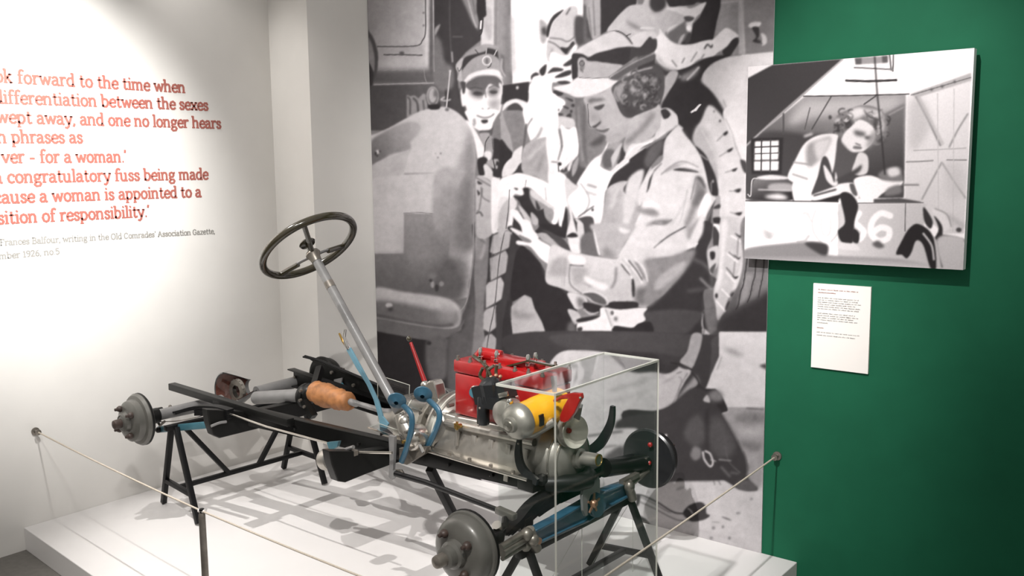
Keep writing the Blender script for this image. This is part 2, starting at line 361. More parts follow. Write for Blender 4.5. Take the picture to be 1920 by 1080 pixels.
MURAL='''
@ 0 0 1
P 232 s=0 1390,100 1470,100 1470,560 1390,560
P 190 s=0 900,600 1260,600 1260,1100 900,1100
P 60 s=0 700,600 900,600 900,1100 700,1100
@ 680 0 4.5
P 170:190:60,200:520,200 s=0 40,-300 600,-300 600,420 40,420
P 175 s=0 40,380 600,380 600,720 40,720
P 195 b=8 a=.8 140,480 520,480 560,560 140,570
P 105:90:300,590:300,700 b=5 s=0 100,592 600,585 600,712 60,712
L 160 5 100,592 380,590
P 215 b=4 s=0 525,-300 562,-300 562,520 545,560 525,500
P 90 b=3 s=0 570,-300 592,-300 598,700 585,700 560,560
L 200 8 s=0 592,-300 600,300 603,600
L 90 10 528,-300 530,0 530,260 505,340 440,388 125,393
L 150 8 a=.7 515,570 525,650 540,700
E 90 515,108 8,8
E 90 515,215 8,8
L 95 12 180,462 330,462 500,466
E 90 330,448 22,14
P 85 50,260 95,330 128,450 122,600 90,700 62,775 40,790 40,260
P 150 b=2 40,320 75,370 98,470 100,560 90,605 60,540 40,500
P 60 40,540 90,615 70,770 40,790
P 78:95:200,760:600,760 s=0 40,722 610,708 900,760 900,1100 40,1100
L 165 9 100,714 330,706 600,700
P 60 b=2 s=0 602,-300 840,-300 1010,-300 1010,330 870,440 790,540 810,760 880,1000 900,1100 700,1000 690,700 604,300
P 70 b=5 740,60 760,400 730,600 790,760 860,1000 800,1060 740,900 770,600
P 115 b=4 604,310 665,370 690,510 760,580 770,700 720,760 606,700
P 150 b=2 610,240 655,205 625,280 606,300
L 165 12 b=1 752,440 758,520
L 105 5 b=1 735,0 735,200 745,440
L 100 9 b=2 760,310 840,310
P 130 b=3 s=0 830,-300 980,-300 990,100 975,260 930,200 870,60 840,0
L 180 10 b=1 890,0 930,150 960,230
L 100 10 b=1 930,0 950,120
P 200 s=0 1000,-300 1120,-300 1110,400 1000,390 1000,280 1030,200
P 175 b=3 1015,150 1060,60 1090,150 1080,330 1040,300
P 45 s=0 970,-300 1020,-300 1045,130 1010,160 985,190 960,100
L 225 14 1000,180 995,240
L 50 10 1015,160 1005,270 985,300
P 150:130:1120,0:1240,0 s=0 1110,-300 1260,-300 1260,740 1190,740 1205,460 1110,400
L 175 30 b=4 1160,0 1150,300 1210,440
L 110 14 b=3 1130,0 1125,380
P 150 b=2 s=0 372,800 400,810 440,805 470,830 510,790 545,800 545,960 372,990
L 85 14 b=2 400,960 400,850 380,820
L 85 18 b=2 470,960 460,870 430,830
L 95 14 b=2 520,940 510,850
P 60 560,860 640,850 660,900 620,925 560,915
L 220 9 b=1 690,820 660,840 700,850 740,840
L 185 13 738,600 722,760 705,920
E 200 738,598 9,9
# fender
@ 680 200 4.5
P 202 b=1 0,270 80,240 220,180 380,90 480,40 600,10 700,3 790,42 870,115 920,195 945,330 957,500 945,620 935,700 940,1000 930,1280 890,1500 830,1620 0,1600
P 70 b=2 s=0 560,-20 640,-20 632,20 570,22
E 110 712,25 18,14
P 175:115:400,150:100,350 b=3 70,300 160,225 300,150 420,125 485,160 470,230 405,300 400,365 250,400 120,475 70,490
E 215 125,382 16,18
E 60 110,395 10,18
E 60 145,378 8,8
E 60 122,415 8,9
P 125:188:950,600:700,600 b=10 870,200 915,230 945,400 950,600 930,900 930,1200 700,1200 720,850 770,600 830,400 860,300
P 110 b=14 a=.7 800,750 900,600 930,900 930,1200 760,1200 740,950
P 205 b=8 a=.6 845,200 880,200 860,350 840,340
E 130 615,395 5,5
E 110 658,395 7,7
E 120 635,430 8,7
P 150:120:450,900:450,1300 b=1 s=0 345,560 600,560 745,1000 700,1600 100,1600 100,1240 345,1240
P 125 b=12 a=.8 700,900 760,1300 700,1600 300,1600 350,1200 600,1150
P 196:205:100,650:600,650 b=1 s=0 75,604 345,575 615,560 605,905 345,898 343,1238 108,1238
L 120 4 345,900 480,893 605,905
P 188 b=1 s=0 75,500 120,470 400,360 345,575 75,604
P 175 b=4 610,560 800,520 860,560 760,760 700,1000 605,1000
P 150 b=12 a=.8 640,760 760,650 800,760 740,1080 605,1080
@ 680 420 4.5
P 130:105:300,200:300,560 b=6 s=0 105,255 345,255 600,250 760,300 860,500 800,640 600,610 110,560
P 145 b=20 a=.7 350,60 600,60 560,300 380,340
P 95 b=12 a=.8 650,330 850,280 900,480 820,680 620,600 560,520
E 160 590,510 16,30 b=2
E 150 665,505 20,22 b=2
E 60 575,475 14,14 b=2
E 65 625,540 16,30 b=2
E 140 600,440 40,30 b=4 a=.6
L 100 20 b=3 620,470 680,380
P 80 b=2 928,0 945,200 935,350 905,550 870,700 830,790 860,850 1000,900 1100,1100 1200,1300 1100,400 1080,0
L 150 9 938,-300 935,100 932,280 910,450 890,600 865,680 825,735
P 197 b=3 100,545 350,575 600,605 740,640 810,700 828,780 820,850 760,900 120,800
P 118 b=5 100,650 300,660 500,700 650,730 740,745 800,740 815,800 780,860 640,870 400,830 100,785
P 160 b=8 a=.6 640,700 760,690 800,790 740,840 640,820
L 75 16 b=3 120,770 400,825 640,860 760,850
E 205 222,685 30,20 b=2
E 60 235,720 22,18 b=3 a=.7
P 112 b=2 118,800 400,845 640,880 760,880 825,850 860,800 830,880 760,935 640,985 480,975 300,940 120,905
P 48 b=2 s=0 110,905 300,942 480,975 640,990 725,955 720,1300 1000,1500 1000,2200 110,2200
P 105 b=4 540,985 720,960 715,1080 700,1300 560,1300
E 55 560,1005 20,16 b=2
P 95 b=4 730,960 830,900 880,800 940,600 960,900 1020,1100 1000,1500 740,1500
# tire
P 128 b=2 955,-480 1010,-440 1090,-100 1080,300 1040,520 1020,760 1030,1100 1020,1500 940,1500 900,1300 930,1000 950,700 940,400 960,100 960,-200
P 175 b=3 960,40 990,-120 1030,30 1040,170 1000,300 950,200
P 145 b=3 960,120 1010,140 1010,240 960,300
L 95 16 b=3 960,90 1030,160
P 55 s=0 1080,-100 1400,-100 1320,300 1260,700 1200,1100 1180,1600 1030,1600 1020,1080 1040,700
P 195 b=1 s=0 1075,-350 1260,-350 1270,-20 1200,55 1075,90
P 180 b=1 s=0 1100,95 1190,60 1262,50 1256,188 1110,262 1075,235
P 172 b=1 s=0 1115,270 1205,222 1240,290 1215,405 1080,480 1072,290
P 190 b=1 s=0 1060,495 1165,448 1205,520 1180,630 1040,712 1040,520
P 180 b=1 s=0 1040,720 1125,685 1165,740 1150,855 1070,915 1015,885 1020,750
P 165 b=1 s=0 1035,945 1085,925 1135,970 1115,1080 1095,1180 1030,1180 1010,1020
P 140 b=2 s=0 1040,1200 1100,1190 1130,1260 1110,1380 1030,1400
L 85 8 1205,50 1190,100 1150,320 1115,680 1065,930 1045,1100 1060,1180
L 90 8 1215,-350 1240,-250 1210,-80 1200,50
L 80 9 1175,55 1262,20
L 95 6 1090,260 1180,230
L 120 5 b=1 1100,90 1085,400
# man's face, cap
@ 680 0 4.5
P 150 b=1 790,545 850,480 900,430 980,385 1060,372 1140,395 1195,450 1208,560 1195,600 840,610 800,600
L 70 8 950,420 975,450
P 55 b=1 838,530 870,480 950,455 1040,430 1050,405 1120,420 1190,470 1203,560 1190,600 1150,520 1100,470 1030,460 930,500 860,570 835,600
P 178 b=1 790,545 845,490 832,580 848,690 800,672 815,610 795,590
L 80 7 800,570 815,600 840,560
P 152 b=1 845,600 880,545 940,490 1020,460 1090,462 1150,500 1190,560 1200,640 1130,610 1020,600 920,635 862,690 838,660
L 200 8 1110,465 1130,425
L 180 7 1040,455 1045,410
R 205 1048,512 36 11
E 105 1048,515 14,26
L 60 7 1085,535 1075,560 1055,570
P 225 b=1 855,685 900,630 980,598 1080,582 1150,600 1210,655 1200,672 1120,640 1020,632 940,650 880,690
P 238 b=1 s=1 828,760 868,740 880,690 1000,640 1120,640 1185,690 1180,820 1165,920 1140,1010 1110,1075 1050,1110 980,1100 900,1040 878,930 866,893 838,890
P 60 s=0 1180,720 1260,710 1260,850 1200,880 1165,880 1175,800
P 70 826,690 868,700 862,780 845,790 835,740
P 95 b=2 868,712 920,670 1000,640 1120,642 1175,690 1165,740 1120,725 1070,710 1035,760 1020,800 930,770 880,745
P 225 b=1 1150,700 1175,720 1175,800 1155,760
P 110 b=5 900,760 960,735 1020,765 1020,815 980,830 920,810
P 62 b=2 935,782 960,772 1000,778 1008,792 980,800 945,795
P 115 b=5 1060,745 1110,720 1150,740 1145,795 1100,820 1060,800
P 66 b=2 1068,775 1090,765 1130,768 1135,782 1100,792
P 240 b=1 1020,810 1050,800 1060,850 1062,900 1030,905 1015,870
P 150 b=5 a=.75 1062,850 1120,830 1160,850 1150,900 1100,930 1066,900
P 150 b=3 a=.8 1120,930 1150,900 1130,1000 1100,1060 1090,990
L 45 10 b=1 1008,918 1040,940 1065,918
P 80 b=1 930,965 960,950 970,985 940,985
L 90 9 b=1 965,975 1020,993 1075,985 1108,960
P 75 b=2 1005,1015 1045,1012 1060,1030 1010,1040
P 120 b=2 a=.7 925,1010 950,1000 950,1060 930,1060
@ 680 200 4.5
P 240 b=1 876,30 1140,30 1110,120 1060,190 1000,195 950,160 900,110
P 60 b=2 1000,115 1050,108 1055,132 1015,142
L 90 9 b=1 965,75 1020,93 1075,85 1108,60
P 120 b=2 a=.6 930,110 950,100 955,150 935,150
P 235 b=1 868,118 905,130 945,190 985,260 1022,330 1030,400 975,440 960,380 945,300 915,200
P 85 b=2 985,205 1080,190 1112,120 1110,200 1080,250 1010,240
P 165 b=2 985,230 1070,225 1050,290 1025,330
P 120 b=1 1110,130 1160,50 1200,110 1260,340 1260,420 1160,280 1100,270
L 175 16 b=2 1165,90 1200,200 1250,340
P 52 b=1 1098,275 1160,285 1255,390 1262,440 1215,450 1185,510 1170,600 1110,600 1085,500 1090,380
P 150 b=1 1060,250 1095,262 1100,400 1062,500 1030,440 1025,380 1040,310
L 60 7 1065,255 1038,300 1028,390
L 90 6 1092,270 1100,360
P 225 b=1 1030,380 1080,380 1085,430 1060,460 1030,420
P 48 b=1 975,440 1040,428 1055,465 1025,495 1030,575 990,582 972,520
P 215 b=1 1020,500 1050,490 1095,545 1110,600 1260,620 1260,900 1090,900 1085,640 975,590 1030,575
P 165 b=2 1050,460 1130,440 1155,470 1130,460 1110,520 1060,490
E 200 1130,510 8,16
L 55 8 1100,440 1120,540
P 232 b=1 1190,490 1262,440 1262,580 1170,600
# second part of tire top in cloth
P 185 b=1 960,590 1085,640 1092,760 1085,1000 1080,1090 960,1090 950,800
P 60 b=1 970,625 1010,650 975,655
P 60 b=2 965,700 990,730 975,750
L 110 9 b=1 1010,690 985,860 965,880
L 120 12 b=2 960,600 1080,670
L 110 10 b=2 1000,680 1010,760 1070,800
L 90 14 b=2 960,900 990,890 1010,920
L 130 7 b=1 950,640 952,1080
P 242 b=1 1095,600 1170,615 1262,600 1262,1010 1180,1030 1140,1050 1090,1050 1085,760
L 200 12 b=3 1150,900 1120,1030
L 150 6 b=1 1240,680 1225,900 1205,1020
L 120 9 b=1 1160,880 1210,880
L 100 9 b=1 1140,1040 1215,1010
P 60 b=1 1215,1020 1262,1005 1262,1060 1240,1050
# background centre
@ 940 0 4.5
P 140:110:0,300:75,300 s=0 -30,-300 78,-300 80,300 95,700 20,720 0,600 -30,450
P 100 b=3 s=0 -10,450 25,470 35,640 0,640
L 165 14 b=2 30,640 0,580 5,500
P 236 b=1 s=0 75,-300 690,-300 700,160 640,400 600,700 245,690 95,705 85,300
L 180 30 b=6 90,150 100,600
P 50 s=0 20,722 235,690 225,860 130,835 20,880
E 200 135,740 12,14
P 160 b=3 320,180 350,170 400,230 390,300 360,370 330,340
P 70 b=3 340,240 375,230 380,290 350,290
P 50 b=1 378,300 390,220 440,130 525,80 500,120 440,180 415,240 400,310
P 190 b=2 s=1 400,310 420,240 450,170 530,90 590,50 640,70 640,200 620,320 600,400 560,480 400,520 380,400
P 70 b=3 620,160 660,130 740,180 775,330 700,370 640,380 615,300
P 95 b=3 700,-100 715,60 720,300 740,320 760,340 700,380
P 160 b=1 s=0 720,-300 838,-300 838,300 770,335 745,250 722,100
L 105 9 b=2 775,0 790,300
L 110 9 b=2 735,60 760,300
L 85 18 b=2 705,40 700,150
E 150 720,20 25,30 b=3
P 50 s=0 835,-300 1230,-300 1195,20 1080,55 1000,140 930,240 840,292
L 90 12 b=2 580,70 550,120
L 100 10 b=2 410,320 500,330 560,350 620,310
L 100 12 b=2 400,350 450,370 500,410 540,430
P 50 b=2 500,400 560,400 600,350 620,370 570,430 550,460 520,440
L 90 8 b=1 620,370 580,400 560,460
L 120 12 b=3 430,420 410,480
P 225 b=2 420,440 540,470 600,430 590,480 540,540 420,560
P 60 b=1 520,550 570,510 600,495 600,540 550,560
P 60 b=1 390,620 440,570 520,580 510,600 430,610
P 55 b=1 450,650 540,600 590,595 580,630 500,655
P 60 b=1 470,690 540,680 585,695 580,715 500,710
P 55 b=1 320,600 350,560 382,545 370,620 340,640
P 60 b=1 250,640 290,610 320,630 270,650 255,680
P 55 b=1 435,770 480,760 525,780 500,810 450,800
L 70 9 b=1 330,680 300,850
L 60 14 330,700 320,730
P 245 b=2 250,700 420,640 430,780 540,860 480,980 440,1250 300,1300 180,960 230,850
P 60 b=1 535,820 600,840 600,860 560,840
P 60 b=1 520,890 570,910 560,920 525,905
P 60 b=2 455,915 490,920 480,940 455,930
P 70 b=2 475,950 520,960 515,975 480,975
P 60 b=2 550,975 590,960 580,1040 550,1040
E 60 605,890 16,14
E 60 590,940 10,14
P 200 b=2 440,990 600,1000 620,1090 560,1080 450,1080
P 45 b=2 600,460 690,455 720,500 640,520 645,640 600,660
P 225 b=1 30,870 120,835 220,870 250,900 240,960 190,930 130,870 50,900 10,940
P 70 b=2 60,900 130,870 190,930 180,960 50,960
P 130:150:50,1000:190,1000 s=0 0,940 60,930 190,950 200,1300 100,1300 0,1180
# man's jacket sleeves
@ 940 200 4.5
P 128 b=2 40,60 180,40 190,180 185,340 95,390 60,220
P 160 b=2 0,40 40,150 80,260 98,385 60,350 0,290
P 48 b=1 -10,285 60,350 98,400 60,450 25,500 5,600 -10,600
P 225 b=1 110,375 185,335 175,470 110,560 10,590 20,510 80,440
P 60 b=1 175,480 180,560 100,570 20,600 5,600 80,575 120,540 150,490
P 245 b=1 180,40 280,-30 460,-100 480,200 500,400 380,280 270,260
L 120 10 b=2 260,100 215,180 195,330
L 130 16 b=3 340,180 300,260 200,330
L 90 16 b=2 210,150 190,330 180,440
P 175 b=2 200,330 350,260 385,300 400,640 300,590 190,560 170,480
L 140 22 b=5 340,330 240,480
L 150 18 b=4 290,300 220,400
L 130 22 b=5 360,400 300,560
L 215 16 b=4 370,300 230,440
P 238 b=1 380,270 480,230 500,420 480,500 490,640 470,760 400,660 395,480
P 245 b=1 500,160 560,190 635,180 655,350 640,430 580,470 500,540 480,470 520,330
L 110 10 b=2 510,330 480,450
L 90 8 b=1 425,465 475,470
E 45 492,484 18,16
L 60 6 482,500 487,680
P 105:125:620,100:740,100 b=2 s=0 620,-100 735,-100 745,170 870,260 900,290 760,460 640,670 530,590 640,450 660,330 630,150
L 150 14 b=3 650,0 660,250 690,450
L 90 14 b=3 700,0 700,300 720,480
P 75 b=3 530,590 570,550 640,420 660,500 730,540 640,665
P 70 b=2 500,540 540,510 560,540 510,560
P 225 b=1 520,510 545,430 560,440 530,530
P 225 b=1 560,520 590,440 605,440 575,540
P 160 b=2 600,500 650,420 640,520 600,590
P 80 b=4 870,230 740,320 800,330 860,300
# arm on tire
P 247 b=1 -20,640 80,580 160,560 300,600 400,650 480,690 500,850 470,980 430,990 400,870 350,810 250,690 190,700 180,750 90,745 -20,900
L 170 7 210,620 200,690
L 150 7 b=1 370,680 380,790
P 60 b=1 105,685 140,690 130,705
P 50 b=1 100,755 160,755 195,735 180,690 230,690 240,770 300,860 360,840 370,930 440,1000 520,960 500,1100 250,1100 320,1000 200,900 150,800
P 150 b=2 250,730 320,780 400,840 360,860 300,870 260,800
P 60 b=1 290,790 330,860 300,870
P 210 b=1 260,700 370,790 450,850 440,870 340,810 250,750
P 150 b=2 360,850 440,870 430,960 380,940
P 225 b=1 -20,780 80,770 130,800 120,860 70,880 20,900 -20,1000
P 190 b=1 60,780 70,900 40,1040 -20,1100 -20,900
P 245 b=1 80,870 140,880 220,1000 320,1100 200,1120 160,1000 90,920
P 200 b=2 140,830 200,880 250,960 240,990 200,960
P 180 b=2 250,890 310,950 300,1000 260,980
L 60 6 70,700 60,860 40,1030
P 240 b=1 470,560 540,580 560,640 600,760 560,850 520,960 490,1080 480,760
P 205 b=1 545,600 640,665 780,650 800,700 790,1000 660,940 600,940 560,830 540,720
P 238 b=1 640,640 760,460 850,390 905,285 895,340 840,480 850,510 950,545 1050,440 1260,280 1262,310 1080,460 960,570 900,680 870,760 850,1080 780,1100 775,940 650,940 620,920 560,780 650,680
L 160 10 b=2 670,650 730,740 740,820 700,900
L 120 16 b=3 730,660 800,680
L 140 12 b=3 720,720 800,745
L 60 9 b=1 650,930 720,880 780,840
P 70 b=1 650,945 770,935 775,1100 690,1100 660,1000
P 45 b=1 545,840 560,930 550,1080 500,1080 520,980
P 215 b=1 570,830 600,900 620,1000 640,1100 550,1100 580,950
P 200 b=1 620,950 680,980 700,1100 640,1100
P 55 b=1 595,880 615,940 650,1000 640,1060 615,970
E 60 770,870 10,14
# woman face & neck
P 172:185:740,100:1100,0 b=1 s=1 700,-80 850,-120 950,-170 1000,30 1080,90 1262,-60 1262,100 1130,200 1050,260 990,300 920,320 885,285 885,250 845,225 815,205 800,180 775,182 745,172 735,120 725,50 715,0
L 70 6 728,-20 735,60 738,140 755,175
P 75 b=1 760,170 800,150 835,120 838,140 810,165 790,180
L 150 8 b=1 825,90 838,125
P 110 b=2 800,195 860,198 910,185 890,212 850,222
L 70 6 b=1 800,192 850,205 905,188
P 75 b=2 780,5 820,-10 870,-20 850,15 810,30
P 110 b=3 735,-60 780,-75 850,-70 880,-60 800,-40 740,-30
P 145 b=6 a=.7 750,50 800,40 830,100 790,130 750,120
P 150 b=8 a=.6 880,240 1000,230 1100,150 1050,260 930,310
P 158:120:1000,350:1200,150 b=2 880,400 910,320 1000,290 1130,190 1262,90 1262,290 1180,320 1070,440 1000,520 950,530 850,510 850,460
P 110 b=3 1020,290 1080,240 1110,210 1130,230 1050,300 1050,400 1065,440 1000,500 970,460 1000,370
P 95 b=3 850,430 890,360 960,380 940,500 870,520
P 190 b=2 930,420 1000,320 1020,310 990,400 960,470 940,520 930,470
P 60 b=2 1020,340 1060,440 1020,490 980,480 1000,430
P 238 b=1 1060,445 1130,320 1200,310 1262,275 1262,315 1150,400 1060,470 960,560 950,540 980,490 1010,490
P 50 b=1 1262,310 1262,440 1170,540 1120,640 1030,625 950,650 895,692 930,600 970,550 1070,480 1150,420
P 110 b=4 a=.7 1200,400 1262,360 1262,440 1170,540 1150,500
P 182:165:900,700:1000,1000 b=2 895,700 950,655 1040,630 1120,645 1170,560 1262,500 1262,900 1100,1100 840,1100 870,850
L 150 22 b=5 1000,720 950,850 930,1000
L 205 16 b=4 980,700 930,850
L 205 18 b=5 1060,720 1040,900
L 140 14 b=4 900,720 890,820 870,900
P 55 b=2 1170,720 1190,700 1185,820 1160,850 1155,780
L 90 14 b=3 1262,590 1235,700
P 210 b=3 1190,560 1230,560 1250,640 1190,820 1150,830 1130,650
@ 940 0 4.5
# background person shoulder
P 190:165:1000,60:1200,240 b=2 900,265 950,180 1010,110 1080,50 1180,40 1300,30 1300,270 1080,262
P 120 b=5 1070,180 1120,210 1200,250 1120,240
L 215 16 b=3 1180,240 1250,235
# cap
P 200 b=1 600,445 650,410 750,350 880,285 970,260 1030,275 1075,320 1112,370 1118,412 1000,410 900,430 830,450 760,480 690,462
P 180 b=2 960,262 1100,255 1262,290 1262,470 1130,440 1112,370 1040,290
L 60 8 900,262 985,264 1050,300 1110,370
L 80 9 1055,300 1090,288
P 52 b=1 600,462 680,455 730,485 800,450 900,425 1000,400 1115,400 1120,470 1050,540 980,555 900,530 850,530 800,515 720,515 690,490 640,500 650,560 640,640 600,660 610,560
P 110 b=3 1110,400 1200,400 1262,320 1262,480 1130,530
P 60 b=3 1130,440 1190,380 1240,310 1262,320 1262,440 1180,500
P 172 b=1 650,495 700,488 735,518 810,522 900,535 1020,550 980,600 920,645 800,658 660,655 648,580
E 120 680,550 22,52 b=1
R 80 680,535 20 6
L 90 8 b=1 665,580 690,610
P 222 b=1 440,735 560,710 600,685 645,655 760,660 900,655 985,682 920,735 850,775 750,808 640,822 560,790 480,765
L 110 6 660,655 800,660 905,655
P 110 b=1 905,655 1000,590 1120,530 1262,465 1262,560 1150,600 1070,640 980,680
L 190 7 920,650 1080,545 1262,465
L 190 14 b=3 980,640 1060,620 1100,600
# hair
P 68 b=2 930,750 985,690 1080,660 1150,600 1290,540 1330,700 1300,880 1200,930 1080,985 1020,960 985,900 960,830
P 145 b=4 950,760 1000,700 1060,700 1070,740 1020,800 1000,850 965,820
L 190 14 b=3 960,740 1040,680
L 205 14 b=3 1080,660 1150,610 1220,590
E 175 1110,745 34,42 b=4
E 90 1125,735 16,22 b=2
L 200 10 b=2 1085,720 1100,780 1140,800
E 170 1220,660 24,32 b=4
E 190 1220,790 22,24 b=4
L 150 16 b=4 1150,820 1180,880 1140,920
L 120 16 b=4 1030,780 1000,850 1060,900
P 50 b=3 1020,880 1060,870 1130,900 1090,970 1030,950
# right background top
@ 1200 0 4.5
P 185:175:100,100:300,200 b=2 -20,-20 80,-60 300,40 400,60 400,180 340,230 220,270 210,300 140,300 -20,300
P 120 b=2 -20,-100 60,-100 20,40 -20,60
P 60 b=3 80,40 110,-60 200,-40 220,40 180,90 120,100
P 48 b=2 200,-200 600,-300 580,0 480,20 450,40 340,50 240,45
P 205 b=2 220,70 340,60 430,70 500,40 560,20 520,100 470,150 440,210 440,260 400,300 300,370 230,290 250,230 340,190 380,150 350,120
P 48 s=0 560,-300 690,-300 680,60 650,200 620,330 540,350 440,370 350,380 340,300 430,290 450,200 500,150 560,30
P 100 b=3 225,290 300,230 370,180 400,150 390,200 400,260 430,280 390,330 330,370 260,350
P 75 b=2 370,145 410,135 460,150 430,180 390,180
E 240 412,235 20,24 b=2
P 170 b=2 350,300 380,290 340,370 320,360
P 70 b=2 400,290 430,280 420,350 380,370
P 150:135:700,200:1000,300 b=1 s=0 690,-300 1200,-300 1200,460 900,460 700,470 620,340 650,180 685,50
L 175 14 b=1 690,25 830,5
P 178 b=2 s=0 835,-300 862,-300 880,200 890,460 835,460 830,200
L 190 8 b=2 850,0 880,440
P 235 b=2 915,215 940,190 1010,185 1020,205 990,230 930,232
P 60 b=2 945,235 1000,230 1005,300 990,330 1020,345 1010,365 950,350 980,310
P 215 b=2 1020,280 1060,300 1070,360 1030,385 1030,330
L 90 8 b=1 990,330 1030,370
P 232 b=1 620,330 680,270 730,235 790,265 830,300 820,320 780,340 720,400 660,440 600,480 540,400
P 52 b=1 780,335 825,315 832,360 790,430 760,470 710,470 695,430 740,390
P 228 b=1 130,300 160,240 210,300 280,360 350,378 440,375 540,345 610,345 630,420 600,480 500,500 420,560 320,600 240,580 170,540 130,480 120,400
L 60 12 b=1 545,410 570,375 600,400 610,380
L 80 8 b=2 270,510 310,560
L 90 8 b=2 375,490 355,530
L 120 8 b=2 480,440 430,520
L 130 10 b=2 540,460 520,490
L 160 16 b=4 150,480 220,570 310,595
P 75 b=2 0,400 50,310 90,320 130,320 140,370 120,430 60,450 0,490
L 130 12 b=2 0,490 110,440
P 60 b=2 -10,500 110,460 120,560 60,600 -10,620
P 190 b=2 -20,0 -20,300 40,330 -10,400
P 48 b=2 310,600 420,560 560,490 700,465 760,470 600,540 530,640 520,690 600,770 680,880 740,1000 780,1090 600,900 560,930 500,1060 470,1120 440,1300 310,1100 300,980 200,1000 180,900 230,800 300,680 350,650
P 130 b=4 350,640 420,600 500,560 480,620 420,670 350,680
L 190 16 b=2 495,570 440,630 400,670
P 60 b=3 110,530 180,570 240,600 330,600 300,700 240,640 180,640 120,620
P 175 b=1 250,605 320,610 290,700 220,800 150,920 150,1000 60,1080 -20,1100 100,960 160,880 190,720
P 62 b=2 -20,640 60,580 150,600 200,680 190,800 150,920 60,900 0,880 -20,850
L 175 14 b=4 0,620 60,590 70,640
E 165 35,670 26,36 b=5
E 155 125,680 20,36 b=5
E 175 45,790 24,24 b=4
L 160 12 b=3 80,610 140,600
E 150 160,810 18,30 b=5
P 175:160:0,950:150,1050 b=2 -30,900 60,920 140,930 100,1000 0,1080 -30,1090
# big wheel right
P 195:240:600,600:860,700 b=2 s=1 525,660 600,550 720,490 880,465 1200,440 1200,560 900,570 900,1500 860,1350 800,1100 740,950 640,800
L 205 34 b=4 540,680 630,760 700,870 745,960 775,1080
L 150 6 b=1 700,840 760,980 790,1090
L 235 16 470,930 490,900
L 235 16 435,945 465,925 505,885
P 190 b=2 180,930 250,960 300,970 320,1040 360,1090 200,1090 190,1000
P 55 b=2 180,930 215,925 245,960 250,990 215,1010
L 225 7 b=1 225,950 250,990 240,960
@ 1200 200 4.5
P 215 b=2 130,60 220,10 300,60 315,150 250,190 130,270 60,300 0,360 -80,420 -80,360 40,280 130,240
P 190 b=2 60,100 140,-40 200,90 160,170 80,260 -20,310 -30,200
P 205 b=2 140,220 220,100 300,65 310,150 240,200 150,270
P 52 b=2 175,40 215,30 245,70 215,110
P 212 b=3 560,10 600,-10 660,40 720,120 770,200 810,320 870,480 900,700 900,1300 870,1500 680,1500 660,800 640,500 590,460 540,360 450,290 470,190 520,110
P 180 b=5 470,200 520,160 600,260 640,400 650,600 620,560 560,430 460,320
L 200 20 b=4 590,250 640,400 690,560 700,900
L 200 10 b=2 520,200 590,320 640,420
P 232 b=2 700,80 760,-20 900,-100 900,500 860,460 810,330
L 150 5 b=1 720,100 780,230 810,340 860,460
P 70 b=2 845,450 900,470 900,560 870,540
P 50 b=1 700,230 735,205 740,225 715,245
P 50 b=1 735,370 785,345 770,375 745,385
P 50 b=1 770,535 820,515 810,540 790,548
P 50 b=1 795,705 850,690 840,722 810,722
P 50 b=1 795,900 860,890 845,918 820,915
E 90 675,120 10,12 b=1
E 120 625,40 8,10 b=2
L 140 9 b=1 700,240 650,290
L 140 9 b=1 735,380 670,420
L 140 9 b=1 770,540 720,555
L 140 9 b=1 810,712 755,712
L 150 9 b=1 810,905 760,890
P 160 b=2 600,780 650,740 680,780 670,900 680,1000 620,1000 610,850
P 60 b=2 620,850 670,820 675,855 625,862
P 45 b=1 615,940 675,935 680,980 625,985
P 48 b=2 460,330 540,390 590,480 640,600 660,740 620,750 590,740 540,560 500,420
L 180 8 b=1 510,405 570,450
E 150 615,630 10,14 b=1
L 130 10 b=2 600,640 600,720
# jacket
P 212 b=1 315,165 380,240 440,310 510,420 550,540 590,720 640,780 600,850 560,960 520,1080 500,1400 400,1700 0,1900 -260,1500 -200,1300 -120,1150 0,900 20,830 30,700 80,550 190,450 200,300
P 220 b=5 a=.7 320,180 430,320 500,450 330,460 220,400 230,290
P 50 b=1 -90,420 60,320 200,270 240,220 315,155 215,270 190,400 160,420 80,520 20,640 -60,760 -140,700 -60,560
P 110 b=4 a=.7 110,310 200,280 170,400 60,520 40,440
P 222 b=1 -260,560 -100,420 40,340 130,295 70,330 -60,420 -160,500
P 200 b=3 -90,600 30,530 0,700 -60,900 -140,1080 -130,760
P 60 b=2 60,700 80,610 130,530 150,510 110,570 80,680 55,730
L 130 12 b=2 180,480 120,540
P 160 b=3 200,560 290,520 400,470 340,480 260,500
L 150 12 b=2 180,570 300,480 380,465 490,510
P 55 b=2 280,535 350,515 430,520 500,555 420,550
P 225 b=4 330,500 420,490 500,540 400,520
P 70 b=3 470,590 520,600 555,680 540,690 500,640
P 130 b=5 470,600 545,690 530,760 480,850 420,1000 330,1080 380,960 450,780
P 100 b=5 a=.8 530,690 560,720 520,800 460,850 440,800 480,740
P 235 b=2 560,730 600,790 560,880 530,990 500,1000 490,880
L 120 9 b=2 470,600 430,780
L 180 9 b=2 400,700 350,940 310,1040
L 170 9 b=3 380,800 240,1040
P 130 b=4 0,860 100,850 160,910 100,920 0,890
P 95 b=4 50,1000 140,960 260,960 200,1000 170,980 60,1005
P 235 b=5 20,830 90,800 160,840 200,880 120,850 20,860
P 60 b=2 600,850 640,780 615,860 600,1000 610,1090 560,1200 520,1300 530,1090 560,930
L 150 12 b=3 600,860 560,960 540,940
P 110 b=2 610,880 620,1090 605,1090 605,900
P 240 b=2 620,990 680,1010 690,1070 640,1040
P 60 b=2 620,1010 670,1080 650,1200 620,1180
@ 1200 420 4.5
# shadow hip/trousers
